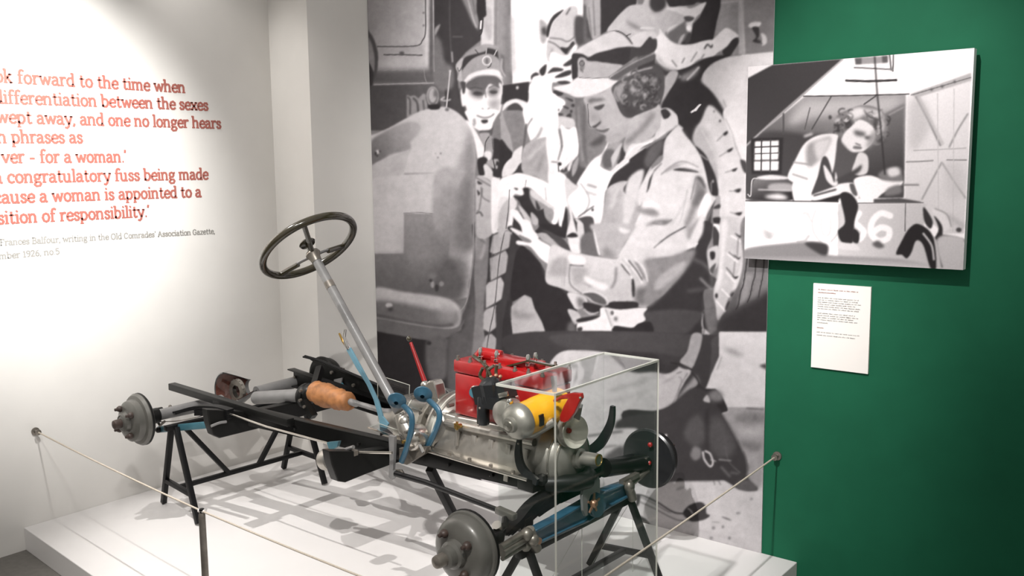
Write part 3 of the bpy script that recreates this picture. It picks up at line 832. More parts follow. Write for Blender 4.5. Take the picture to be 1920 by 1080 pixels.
P 52 b=2 530,-20 610,0 600,100 560,230 580,350 600,430 660,470 640,500 610,540 540,570 560,750 650,810 670,900 680,1100 500,1300 -300,1200 -300,700 40,700 60,680 200,590 300,450 360,400 460,220 500,110
P 62 b=3 270,280 470,200 380,380 200,590 80,650 70,560 100,330
P 165 b=4 250,400 330,360 370,380 300,480 180,600 130,620 200,500
P 140 b=4 100,380 250,380 200,480 130,560 80,500
P 62 b=3 30,310 140,275 300,250 450,200 380,330 330,370 230,390 140,380 60,340
P 225 b=1 110,215 240,190 360,160 490,160 420,210 300,245 130,275 20,300 -60,260 0,200
L 80 14 b=2 130,200 250,110 330,50 380,60
P 150 b=4 380,60 520,-60 500,100 360,140 160,210 260,140
P 215 b=3 470,20 530,-100 530,60 480,150 420,150
P 105 b=3 100,270 400,230 300,262 100,300
L 120 18 b=5 60,330 90,500
L 225 10 b=2 0,380 40,460 50,600
L 190 16 b=4 80,360 60,560
P 110 b=3 540,580 620,560 650,700 660,870 600,960 560,860 540,730
P 90 b=4 400,560 500,545 600,540 520,560 410,575
L 120 14 b=4 460,300 540,340 600,420 610,540
L 150 16 b=3 510,460 570,520 600,545
L 45 7 b=1 520,580 540,720
L 100 8 b=2 555,720 640,705
L 120 12 b=3 540,740 440,820 370,880
L 190 12 b=2 530,760 525,840 540,900
P 190 b=2 530,880 590,930 560,980 530,1010 525,950
L 40 6 b=1 535,740 540,900 520,1000
P 72 b=3 50,740 300,720 520,750 460,860 330,960 100,940 -300,900 -200,760
P 82:60:0,1000:400,1200 b=3 -300,980 200,975 420,950 400,1080 340,1250 -300,1300
P 150 b=2 430,985 520,950 510,1080 480,1250 430,1300 340,1290 380,1100
P 75 b=3 560,980 660,900 675,1100 620,1300 500,1350 520,1080
P 195 b=2 570,230 600,200 660,190 660,330 620,400 595,420 575,330
P 45 b=2 590,240 630,235 630,290 600,300
P 80 b=2 590,380 640,330 620,410 600,415
P 195 b=2 s=1 680,-40 740,-60 860,-40 872,100 860,300 800,480 740,640 700,760 655,810 640,700 620,600 640,500 680,420 670,200
P 220 b=3 690,0 740,0 700,300 690,470 640,600 640,500 680,300
P 45 b=1 800,75 845,100 862,80 850,118 825,105
P 45 b=1 790,255 830,285 850,275 835,300 810,285
P 45 b=1 775,430 800,445 830,440 815,462 795,458
P 60 b=1 770,590 795,575 785,605 765,615
L 235 16 b=1 770,100 855,150
L 235 14 b=1 740,250 820,320
L 240 14 b=1 730,410 800,490
L 240 14 b=1 690,550 755,615
L 240 14 b=1 645,650 725,745
L 80 9 b=1 730,370 790,440
L 90 9 b=1 750,240 800,280
L 130 10 b=2 830,120 820,270
L 130 10 b=2 800,320 790,420
E 50 645,605 12,22 b=1
E 60 740,690 14,44 r=20 b=2
P 125:70:900,400:950,800 b=1 s=1 870,-50 1200,-50 1200,900 1080,970 900,950 668,905 680,800 720,740 770,640 840,470 868,300
P 145 b=4 880,430 960,440 930,560 900,640 830,690 860,560
P 130 b=4 970,440 1030,440 1000,600 920,650 950,540
P 125 b=4 1050,440 1110,450 1090,560 1010,620
P 50 b=10 680,800 860,700 1000,620 1110,560 1110,970 900,950 670,905
L 50 10 905,280 885,430 870,520 850,570 830,680 810,720
L 50 9 980,290 970,430 950,500 930,600 905,660
L 50 9 1050,290 1035,440 1010,560 1000,620
P 215 b=1 s=0 666,912 860,950 1092,975 1092,1700 560,1700 600,1300 672,1130
P 150 b=5 700,1040 780,1050 790,1070 720,1060
# background legs, centre
@ 940 420 4.5
P 58 b=1 s=0 130,200 170,180 250,230 330,330 370,400 380,490 560,560 640,700 640,900 700,960 760,930 1262,900 1262,1200 900,1100 400,1100 360,880 330,810 280,700 250,620 190,600 90,650 75,560 100,300
P 42 b=1 s=1 130,230 180,185 260,260 330,340 375,470 500,550 600,660 630,740 580,850 560,1000 520,1080 400,1080 360,870 280,720 255,620 190,600 90,650 80,500 110,300
P 62 b=1 s=0 80,80 130,140 110,280 80,480 60,640 20,840 0,1000 20,1400 -30,1400 -50,700 0,640 40,400
P 50 b=1 s=0 90,655 60,700 80,800 110,1000 130,1300 0,1400 10,850 50,640
P 172:188:150,700:250,1000 b=1 s=0 195,598 252,625 280,715 340,825 365,900 400,1090 470,1500 130,1500 100,950 82,700
P 140 b=5 100,730 200,750 280,760 240,800 110,790
P 242 b=1 75,40 100,35 210,75 190,10 180,-40 240,-20 280,70 330,140 420,200 410,330 385,330 320,280 240,190 140,175 125,150 145,140 230,155 245,150 160,110
P 130 b=2 145,90 240,130 250,155 180,140
P 170 b=2 300,90 380,80 480,180 580,240 500,210 400,170
P 70 b=2 340,50 470,80 560,170 580,220 500,190 400,90
P 45 b=2 320,0 500,20 540,120 400,60
P 225 b=1 565,120 660,115 670,240 600,245
P 200 b=2 640,0 690,0 680,110 650,120
P 45 b=1 550,110 590,75 630,80 640,110
P 100 b=3 680,100 790,80 830,270 680,250
P 172 b=3 770,0 1110,0 1100,80 1000,230 990,290 870,280 820,220 780,80
P 215 b=3 1000,30 1090,60 1040,80 1000,60
P 218 b=2 775,40 810,150 835,260 810,230
P 130 b=5 870,190 960,250 960,290 870,280
# forearm
P 208:190:600,250:700,600 b=1 s=1 425,180 560,225 690,255 830,280 960,298 1010,290 1080,270 1262,240 1262,640 1180,700 1100,660 950,650 900,680 780,665 690,600 600,580 500,540 378,490 390,340
P 165 b=5 440,300 540,280 560,420 430,440 390,420
L 165 9 b=2 540,290 530,520
L 175 8 b=2 520,290 510,520
L 60 10 b=1 580,345 690,352
L 110 9 b=1 580,350 572,440 590,520 680,590
P 228 b=2 570,260 700,280 700,340 590,335
P 165 b=5 590,370 720,380 700,470 620,510
P 225 b=3 700,440 800,480 900,520 860,560 730,500
L 140 12 b=3 700,500 760,530
L 100 14 b=3 970,370 960,480 930,540
L 80 12 b=2 1015,340 1050,390 1090,430
P 60 b=1 1020,295 1060,290 1050,310 1030,310
P 50 b=1 1100,470 1120,480 1130,600 1105,605
L 110 16 b=3 1110,290 1160,360 1210,460
L 235 9 b=2 1010,310 1080,400 1100,460
L 235 10 b=2 1080,300 1180,440
L 120 9 b=2 1040,300 1090,360
P 110 b=5 1140,550 1262,540 1250,640 1190,690 1130,660
P 90 b=2 690,590 780,580 870,630 880,680 790,660 740,620
L 215 9 b=2 690,575 780,570 850,600 900,650
P 45 b=1 920,660 1130,655 1150,700 1050,722 930,710
P 205 b=1 560,580 700,610 720,680 640,720 600,680
P 120 b=4 640,620 700,640 690,700 650,700
P 45 b=1 700,660 860,700 830,760 740,740 700,720
L 190 12 b=1 700,720 750,760 820,745
P 228 b=1 845,705 1000,722 1220,705 1200,760 1215,810 1150,850 1100,875 950,860 960,915 860,915 760,920 690,960 640,930 640,880 650,840 760,815 830,780
P 60 b=2 640,880 680,870 680,900 650,910
L 140 9 b=2 880,720 930,860
L 190 14 b=3 900,720 950,900
E 100 935,750 14,20 b=2
E 110 965,800 16,20 b=3
P 190 b=2 560,720 640,740 670,800 620,850 590,800
P 45 b=2 650,800 830,770 760,810 650,830
P 42 b=2 960,865 1100,880 1160,840 1262,830 1262,940 960,920
P 95:70:800,930:900,1080 b=3 700,970 780,930 900,915 1100,930 1262,970 1262,1080 700,1080
P 95 b=4 560,860 610,830 640,930 690,980 640,1080 560,1080
P 205 b=3 s=0 865,1110 1262,1095 1262,1300 700,1400
# kneeling leg
@ 1200 640 4.5
P 60 b=2 -1100,-60 500,-60 600,10 560,380 400,480 300,500 -200,500 -500,560 -800,560 -900,300
P 200:185:-400,200:100,300 b=2 s=1 -800,330 -700,110 -500,70 -300,90 -100,110 150,258 250,262 340,205 430,250 380,340 320,450 310,510 270,545 150,570 0,620 -250,690 -500,780 -800,840
P 52 b=3 -300,20 100,90 200,190 330,200 250,265 120,258 -100,245
P 60 b=2 320,30 520,-20 500,100 440,230 320,200
P 72 b=3 -700,-60 400,-60 350,120 150,100 -200,80 -600,60
P 165 b=2 340,160 400,80 440,-60 520,-60 515,30 480,140 440,225 400,220 350,190
L 40 10 b=2 260,180 360,200 430,235
L 150 14 b=5 0,330 200,280
L 150 18 b=6 -250,420 -100,370 40,340
L 160 14 b=5 -300,520 -100,470 80,430
L 150 12 b=3 200,350 300,290
L 130 7 b=1 330,300 350,330 310,450 270,540
L 120 7 b=1 400,270 340,380 310,500
L 95 7 b=2 310,270 350,258
P 155 b=4 440,320 470,290 500,350 440,420 320,500 350,430
P 48 b=2 430,260 480,300 520,380 560,400 640,395 690,450 745,580 690,610 720,680 830,850 880,950 910,1080 200,1300 120,1100 -160,620 150,585 300,520 400,440 450,400 490,350
P 130 b=6 590,450 640,420 690,440 690,480 620,490
P 185 b=2 540,480 570,450 580,520 540,515
P 82 b=5 410,680 450,620 510,650 550,760 540,850 460,860 380,780 350,720
P 80 b=8 620,660 700,660 740,760 700,880 620,860 600,760
L 110 8 b=2 480,640 540,740 555,800
E 230 222,795 9,14 b=1
P 128 b=3 425,930 455,885 510,910 515,960 460,1000 430,970
L 215 16 530,950 540,1000 580,1060 610,1030 590,970 550,920
L 200 10 590,980 630,1005
L 150 14 b=2 650,985 740,995
L 120 7 b=1 840,860 870,950 890,1080
L 95 9 b=3 760,850 740,960
P 215 b=2 s=0 675,-80 1095,-80 1090,560 740,560 700,470 640,400 560,395 600,280 670,120
P 140 b=5 700,60 780,70 880,130 800,110
P 70 b=3 1010,205 1060,190 1092,195 1090,240 1060,235
L 150 6 b=1 690,130 650,240
P 160 b=2 s=0 740,555 1092,555 1080,1200 920,1090 880,950 830,850 740,720 690,610 745,590
L 100 9 b=2 900,565 1040,575
P 130 b=5 830,620 1060,610 1040,680 840,680
P 185 b=7 820,720 950,740 1060,720 1050,800 860,790
P 125 b=6 850,840 1000,860 1060,850 1060,920 900,910
E 90 970,640 14,30 b=3 a=.5
@ 1160 820 4.5
P 62 b=3 s=1 380,120 640,150 850,200 1000,160 1050,120 1075,200 1090,330 1170,420 1165,445 1090,452 990,430 900,370 860,350 720,355 560,360 430,375 380,300
P 128 b=3 610,110 640,75 690,110 690,160 650,190 610,160
L 220 16 700,130 715,190 760,250 795,220 775,160 730,110
L 205 9 770,180 820,200
L 150 14 b=2 840,185 915,188
L 105 12 b=3 870,240 920,310
L 110 12 b=3 960,300 1020,305
L 135 6 b=1 1030,90 1065,200 1085,320
L 105 5 b=1 1000,20 1050,180 1070,300 1070,370
P 140 b=6 a=.6 1010,400 1100,380 1140,430 1060,440
P 210 b=1 s=0 -300,450 180,410 380,400 430,375 560,362 720,356 880,358 960,405 1010,440 1090,455 1170,450 1185,380 1100,300 1090,200 1180,140 1225,200 1215,1100 -300,1100
P 160 b=4 1090,180 1180,130 1240,-100 1220,350 1170,420 1095,330
P 190 b=8 a=.7 0,650 400,760 800,860 1190,980 1190,1060 0,760

L 120 8 b=1 800,360 810,400
L 120 8 b=1 840,360 860,400
E 175 520,430 40,14 r=-20 b=2
E 180 250,460 8,12 b=1
P 66 b=1 550,620 600,570 690,545 735,580 740,640 770,660 720,695 620,712 570,680 545,650
L 190 9 b=1 585,600 610,620 625,645
L 80 13 b=1 140,490 200,490 330,550 460,630 560,645
L 120 8 b=1 170,495 300,560 440,640
L 100 7 b=1 180,545 300,600 430,670 510,700 590,700
L 220 8 b=1 430,640 500,670 560,690
P 70 b=1 130,490 180,490 170,570 130,590 150,540
P 60 b=2 120,640 180,660 240,700 260,740 180,720
E 130 910,685 45,8 r=20 b=2
E 150 800,765 16,14 b=2
E 150 880,755 12,14 b=2
E 150 935,850 12,14 b=2
E 150 780,850 16,14 b=2
E 160 1010,640 20,10 b=2
E 170 1120,520 14,14 b=2
E 165 640,820 30,10 b=3
E 175 820,715 40,6 r=5 b=2
# corrections
@ 680 0 4.5
E 90 592,812 60,92 b=1
E 165 590,812 52,84 b=1
E 110 592,815 42,72 b=1
E 175 590,805 32,60 b=2
E 90 612,790 12,34 b=3
P 45 b=1 560,885 640,880 650,915 600,925 560,915
L 70 8 b=2 905,748 950,738 1010,750
L 75 8 b=2 1065,742 1110,722 1150,738
L 60 6 b=1 930,792 970,802 1010,797
L 110 10 b=2 1030,760 1040,820
@ 880 320 2.8425
P 205 b=4 800,440 860,380 1000,330 1137,280 1150,440 1000,470 900,480 830,500
P 135 b=4 935,475 1050,462 1200,420 1160,520 1050,640 965,720 930,700 950,560
P 175 b=4 1040,540 1150,480 1130,540 1000,640 990,600
L 235 7 b=2 830,470 900,560 920,600
L 90 8 b=2 850,480 890,530 920,580
L 225 6 b=2 880,470 930,520 950,590
L 70 7 b=2 985,410 1060,350 1150,300
L 120 6 b=2 980,280 1030,285 1080,262
L 140 12 b=5 900,200 960,220 1000,240
L 225 12 b=5 860,380 960,400 1100,400
@ 1050 0 2.8425
P 185 b=2 250,168 300,98 370,40 440,25 480,60 530,160 500,200 390,180 310,160
P 130 b=4 350,110 400,130 450,160 400,155
L 215 8 b=2 430,150 500,150
P 205 b=2 390,190 440,170 500,170 515,200 470,215 430,250 400,270 380,210
L 60 5 b=1 300,165 340,185 385,235
P 62 b=2 385,250 430,250 460,215 480,195 500,215 515,210 512,260 470,290 410,300 370,320 380,270
P 90 b=1 270,415 330,360 400,325 500,285 500,320 430,350 350,395 310,420
L 190 4 b=1 275,405 390,335 500,285
P 78 b=2 285,470 320,430 400,390 450,360 520,345 555,400 550,510 505,575 440,600 372,628 325,595 305,530
P 150 b=3 295,470 330,440 355,450 330,500 330,540 305,520
L 185 7 b=2 360,400 430,375 490,360
L 170 5 b=2 300,460 290,500 310,540
C 430,440 90,60 34 3 15
C 390,520 60,60 26 4 15
C 500,480 42,90 30 8 14
C 460,530 60,50 18 9 14
E 178 388,475 12,17 b=4
E 172 452,425 10,16 b=4
E 165 505,430 9,18 r=20 b=4
E 175 452,508 9,10 b=3
P 62 b=5 a=.8 350,560 400,575 430,595 385,622 350,610
P 182 b=2 385,632 440,605 510,578 545,610 550,650 480,740 420,765 350,810 340,770 350,730
P 125 b=5 350,745 420,690 490,600 505,620 450,690 365,770
P 215 b=1 545,600 570,630 612,610 625,665 560,710 480,750 400,820 300,905 285,925 270,915 340,850 355,805 380,770 420,765 470,755 530,700
P 55 b=1 540,590 565,580 590,610 560,635 545,620
L 240 5 b=1 345,840 400,780 480,758 560,710
L 150 4 b=1 620,670 540,730 460,790
@ 1050 640 2.8425
P 62 b=3 300,430 520,370 600,330 700,250 780,270 860,380 960,560 1000,700 860,740 640,745 420,740 340,600
P 200 b=3 -40,460 100,440 300,430 150,470 300,465 412,468 350,540 300,600 100,640 -40,660
L 90 10 b=3 150,505 250,490 330,480
L 110 8 b=3 180,570 300,555
P 95 b=4 215,640 310,560 345,580 350,640 300,700 230,690
P 125 b=6 790,280 840,260 870,290 850,320 800,310
P 185 b=2 763,315 785,285 800,325
P 88 b=6 690,420 740,390 775,460 770,530 720,560 660,500
P 88 b=8 800,420 850,400 930,520 920,600 850,620 790,540
L 45 9 b=4 785,360 785,560 800,600
L 120 5 b=2 900,440 950,540 990,620 1000,720
L 100 5 b=2 880,560 900,640 960,700
P 130 b=3 697,595 715,560 750,575 750,615 720,635 697,615
L 225 9 b=1 762,590 770,630 800,667 815,645 800,600 775,585
L 205 5 b=1 805,630 830,640
L 150 7 b=2 848,630 910,636
L 130 8 b=3 860,670 905,720
L 120 7 b=3 910,700 950,705
P 95 b=3 960,740 1010,745 1050,780 1045,795 980,795 930,770
E 235 565,502 7,8 b=1
'''

CANVAS='''
@ 1380 60 2.25
P 245 s=0 0,0 1100,0 1100,1100 0,1100
P 150:70:300,300:250,520 b=1 s=0 40,480 290,272 717,264 708,700 40,705
P 185 b=12 280,300 400,290 560,285 700,280 640,330 560,340 330,360 220,400
P 110 b=8 a=.8 40,560 60,440 200,400 400,430 420,500
P 66 b=6 40,500 120,420 300,430 400,440 420,500 420,700 200,650 60,720
P 120:60:620,300:700,600 b=3 s=0 600,360 712,300 706,620 560,600 540,500
L 150 6 b=2 645,350 705,318
L 60 6 a=.8 540,305 590,270
L 70 6 a=.8 400,275 320,410
L 80 5 a=.8 312,320 290,410
L 75 8 a=.8 200,345 200,430
E 70 397,360 7,9
L 230 8 b=3 290,440 320,430
L 60 5 285,271 500,268 730,262
P 240 b=1 s=0 40,140 160,136 48,200 40,200
P 62 b=1 s=0 40,200 155,138 455,112 40,485
L 190 6 b=1 s=0 40,482 200,335 452,114
P 45 s=0 62,448 200,445 192,600 66,600
P 235 b=1 s=0 80,462 180,458 178,538 78,540
P 235 b=1 s=0 76,546 180,544 178,584 76,584
L 60 6 76,486 182,482
L 90 5 76,514 182,510
L 60 6 s=0 108,455 106,590
L 70 6 s=0 146,455 144,590
# barn door
P 226:205:760,300:960,600 s=0 722,268 992,178 980,560 962,850 880,850 712,715
P 175 b=2 s=0 735,262 992,172 992,205 760,278
L 100 4 740,266 990,192
E 90 825,243 5,6
E 90 870,230 5,6
E 90 922,210 5,6
L 120 8 b=1 760,275 810,370 862,478
L 175 16 b=2 a=.6 770,275 870,470
L 130 6 b=1 978,345 935,415 900,485
L 150 7 720,548 800,545 830,542
L 130 5 890,540 972,540
L 140 6 b=1 868,550 830,620 785,705
L 140 6 b=1 872,555 920,630 968,700
L 175 5 750,500 870,495 970,490
L 190 4 850,260 855,840
L 190 4 920,240 915,840
L 110 6 b=2 660,645 770,645
P 170 b=10 a=.6 730,300 790,290 820,400 740,500
P 180 b=10 a=.5 880,560 950,560 960,680 900,700
L 165 20 b=5 a=.7 900,780 960,820
P 60 b=3 870,855 960,875 960,885 880,870
E 70 940,835 12,10 b=2
# sign over door
P 150 b=1 s=0 500,108 640,100 640,130 505,138
P 90 b=2 s=0 502,112 530,110 530,135 505,137
P 90 b=2 s=0 615,102 640,100 640,128 618,130
L 110 8 s=0 648,98 655,160
L 90 6 s=0 664,97 662,165
L 120 7 s=0 500,150 660,158
L 60 10 s=0 465,205 560,208 676,203
# lamp, left
P 120:40:130,600:160,700 b=1 70,640 90,615 150,605 230,612 240,650 238,708 75,706
P 210 b=2 90,612 150,603 225,614 200,622 110,622
P 160 b=3 150,640 230,640 235,670 140,665
L 190 5 b=1 95,665 235,668
P 220 b=4 120,695 180,682 220,700 180,708
L 200 4 50,685 62,690 68,625 90,618
P 40 s=0 240,690 440,690 430,718 240,715
# woman
P 120 b=2 412,390 430,350 480,325 530,308 590,318 630,350 642,400 630,450 600,478 560,470 440,440 420,430
E 215 505,345 40,22 r=-20 b=4
E 195 570,345 34,20 r=20 b=4
E 60 430,400 14,24 b=3
E 190 430,375 14,12 b=3
E 70 470,385 20,24 r=20 b=4
E 200 465,370 12,10 b=2
E 195 610,395 16,30 b=4
E 80 590,380 12,18 b=3
E 75 610,455 20,14 b=3
E 190 600,430 8,10 b=2
L 80 8 b=2 540,330 560,355 600,370
L 80 7 b=2 450,420 440,400
C 470,370 50,40 14 5 14
C 590,365 45,45 14 6 14
C 610,430 26,36 8 7 12
C 435,400 22,30 8 8 12
E 225 520,335 30,14 r=-10 b=5 a=.8
E 215 600,345 20,14 r=30 b=4 a=.8
P 228 b=2 455,430 490,395 520,370 560,385 585,415 580,455 560,485 525,508 480,505 445,470
P 90 b=4 500,415 545,425 540,440 505,435
P 80 b=3 545,440 575,440 565,455 545,450
P 150 b=5 570,430 590,410 590,450 560,490 550,480
P 120 b=2 500,480 530,485 525,495 495,492
L 60 4 b=1 505,470 525,478
P 85 b=3 425,440 450,470 490,508 530,510 545,560 500,590 440,620 410,600 420,520
P 232 b=2 218,610 250,540 290,470 350,435 425,432 425,470 415,560 400,600 380,560 350,610 315,680 250,640
P 150 b=4 300,480 350,455 400,445 380,500 330,560 300,560
P 205 b=4 330,470 380,450 400,460 350,540
L 150 7 b=2 245,550 320,560
L 160 8 b=2 240,600 300,620
P 70 b=2 365,530 390,540 410,640 370,690 320,690 345,610
P 225 b=1 370,560 400,600 415,635 420,590 430,640 410,650 380,620
P 215 b=2 520,508 555,525 555,590 520,605 490,590 500,550
P 70 b=3 420,625 500,580 530,560 520,590 460,625
P 235 b=2 240,635 300,640 320,690 310,720 250,720
P 235 b=2 318,690 380,665 420,650 440,640 500,640 520,700 480,715 460,680 420,690 330,712
L 70 8 b=1 330,690 420,665
P 90 b=2 480,640 520,650 510,690 490,680
P 245 b=2 500,620 560,605 620,620 700,625 690,650 620,680 580,715 530,710 505,660
P 120 b=3 600,600 640,575 690,570 702,600 700,630 620,625
P 215 b=3 640,580 680,572 690,600 650,610
P 120 b=3 640,660 690,645 695,680 630,690
L 50 6 b=1 585,105 596,260 610,400 628,600
P 80 s=0 b=1 580,705 690,700 780,716 780,722 580,722
# bonnet
P 246 s=0 40,715 430,718 430,960 40,900
P 205:190:500,730:700,900 b=2 s=0 430,725 800,722 790,860 960,870 960,1010 430,960
L 90 4 s=0 715,722 713,840
L 70 5 s=0 40,712 430,716
L 110 4 s=0 515,722 790,720
L 215 24 b=1 110,830 130,860 160,850
L 225 26 b=1 300,760 290,800 290,860
L 246 24 b=1 350,760 340,850 385,880 420,850 415,760
L 246 24 b=1 520,765 500,800 520,820 540,845 520,875 495,860
L 246 26 b=1 650,775 610,765 575,800 570,850 600,880 640,870 645,835 610,825 580,845
P 215 b=5 70,830 110,840 120,870 90,880
L 200 7 b=2 335,755 322,800 330,850 360,888
L 195 7 b=2 432,760 436,800 428,850 400,885
L 205 6 b=2 365,780 358,810 366,850 385,860 398,840 400,790
L 205 8 b=2 270,770 300,765 318,800
L 190 10 b=2 308,860 290,880 260,885
L 205 7 b=2 150,800 130,812 110,800
P 175 b=4 120,835 150,850 150,875 128,868
P 45 b=2 440,690 480,680 515,730 500,800 490,890 445,885 430,840 460,800
P 45 b=2 495,830 520,850 515,890 490,880
P 130:190:100,940:100,990 b=3 40,915 200,892 330,885 390,905 385,940 700,960 820,1000 400,990 40,965
P 60 b=3 290,890 380,895 385,940 350,935
P 215 b=2 430,890 500,895 520,920 440,915
P 90 b=3 575,895 600,880 625,905 600,912
P 38 b=2 675,935 700,880 730,830 770,810 830,860 845,990 820,995 790,900 760,880 740,930 720,955 700,940
P 50 b=2 790,740 810,760 830,800 820,830 795,800
P 215 b=2 830,750 870,760 905,820 870,840 840,790
P 45 b=2 835,775 870,820 865,880 840,870 855,830
L 140 5 b=1 840,745 890,770 908,820
L 220 7 b=1 790,850 825,900 835,960
L 90 8 b=2 850,880 870,990
P 190 b=3 850,870 960,880 960,1010 880,1000
'''
# ---------------------------------------------------------------- plinth
plinth = MB().plate([(XW, 1.672, 0), (-1.262, 1.43, 0), (-1.262, YW, 0), (XW, YW, 0)], (0, 0, ZP)).build('display_plinth', PLINTH, smooth=0, bevel=.003)
tag(plinth, 'low white display plinth under the car chassis, against both walls', 'plinth')
# ---------------------------------------------------------------- prints
def lin(t):
    c = np.clip(t, 0, 255) / 255.0
    return np.where(c <= .04045, c / 12.92, ((c + .055) / 1.055) ** 2.4)
def print_sheet(name, pr, x0, x1, z0, z1, yf, thick, step, gain, parent=None, shift=0.0):
    nx = int((x1 - x0) / step); nz = int((z1 - z0) / step)
    X, Z = np.meshgrid(np.linspace(x0, x1, nx + 1), np.linspace(z0, z1, nz + 1))
    Pt = np.stack([X, np.full_like(X, yf), Z], -1)
    px, py = project(Pt)
    t = pr.sample(px, py)
    n = (nx + 1) * (nz + 1)
    o = np.array([(x0 + x1) / 2, yf + thick, z0])
    vs = (Pt.reshape(-1, 3) - o)
    back = np.array([(x0, yf + thick, z0), (x1, yf + thick, z0), (x1, yf + thick, z1), (x0, yf + thick, z1)]) - o
    i = np.arange(nz)[:, None] * (nx + 1) + np.arange(nx)[None]
    q = np.stack([i, i + 1, i + nx + 2, i + nx + 1], -1).reshape(-1, 4)
    c = [0, nx, n - 1, nz * (nx + 1)]
    ex = np.array([(c[0], n, n + 1, c[1]), (c[1], n + 1, n + 2, c[2]), (c[2], n + 2, n + 3, c[3]), (c[3], n + 3, n, c[0]), (n, n + 3, n + 2, n + 1)])
    f = np.concatenate([q, ex]); va = np.concatenate([vs, back])
    me = bpy.data.meshes.new(name)
    me.vertices.add(len(va)); me.vertices.foreach_set('co', va.ravel())
    me.loops.add(f.size); me.loops.foreach_set('vertex_index', f.ravel().astype(np.int32))
    me.polygons.add(len(f)); me.polygons.foreach_set('loop_start', np.arange(0, f.size, 4, dtype=np.int32))
    me.polygons.foreach_set('loop_total', np.full(len(f), 4, np.int32))
    me.update(calc_edges=True)
    L = lin(t.ravel()) * gain
    rgb = np.stack([L * 1.0 + .004, L * .955 + .002, L * .975 + .003, np.ones_like(L)], 1)
    rgb = np.concatenate([np.clip(rgb, 0, .93), np.full((4, 4), .8)])
    a = me.attributes.new('ink', 'FLOAT_COLOR', 'POINT'); a.data.foreach_set('color', rgb.ravel().astype(np.float32))
    me.materials.append(PRINT)
    ob = bpy.data.objects.new(name, me); col.objects.link(ob); ob.location = tuple(o)
    return ob
pm = Print(680, -60, 1460, 1050, 1.0, 128); pm.run(MURAL); pm.mottle(2.6)
mural = print_sheet('photo_mural', pm, -3.553, -1.405, ZP, 2.78 + ZP, YW - .006, .006, .0042, .76)
tag(mural, 'tall black and white wall photograph of two mechanics beside a lorry wheel', 'mural')
pc = Print(1390, 80, 1835, 520, 1.0, 245); pc.run(CANVAS)
cv = print_sheet('photo_canvas', pc, -1.476, -.716, 1.163 + ZP, 1.869 + ZP, YW - .062, .003, .0026, .92)
tag(cv, 'framed canvas photograph of a woman working over a car bonnet, on the green wall', 'picture')
cx_, cz_ = -1.476, 1.163 + ZP
MB().box(-1.476, YW - .059, cz_, -.716, YW - .028, cz_ + .706).build('canvas_frame', EDGE, cv, smooth=0)
for a in ((-1.40, cz_ + .06, -.79, cz_ + .10), (-1.40, cz_ + .60, -.79, cz_ + .64)): MB().box(a[0], YW - .028, a[1], a[2], YW, a[3]).build('wall_batten', EDGE, cv, smooth=0)
# ---------------------------------------------------------------- caption panel
tp = MB().box(-1.228, YW - .010, .768 + ZP, -1.022, YW, 1.080 + ZP).build('caption_panel', PAPER, smooth=0)
tag(tp, 'small white caption panel on the green wall below the canvas', 'sign')
def dashes(z, x0, x1, h, m, nm):
    b = MB(); x = x0
    while x < x1 - .004:
        l = x1 - x if x1 - x0 < .07 else min(random.uniform(.006, .022), x1 - x)
        k = max(2, int(l / .0022))
        for j in range(k):
            xx = x + l * j / k; hh = h * random.choice((.6, .6, .6, 1, .8))
            b.box(xx, YW - .0104, z, xx + .0012, YW - .0099, z + hh); 
            b.box(xx, YW - .0104, z + h * random.choice((0, .3, .5)), xx + l / k * .8, YW - .0099, z + h * .6)
        x += l + .003
    b.build('text_line', m, tp, smooth=0, kind='stuff')
z0 = 1.080 + ZP
for dz, a, m in [(.019, .145, REDTXT), (.030, .065, REDTXT)] + [(d, .16 + random.uniform(-.02, .005), GREYTXT) for d in (.049, .057, .065, .073, .081, .089)] + \
        [(d, .155 + random.uniform(-.02, .005), GREYTXT) for d in (.106, .114, .122, .130)] + [(.141, .04, GREYTXT), (.160, .025, REDTXT), (.176, .16, GREYTXT), (.187, .14, GREYTXT)]:
    dashes(z0 - dz - .004, -1.210, -1.210 + a, .0042, m, 'text_line')
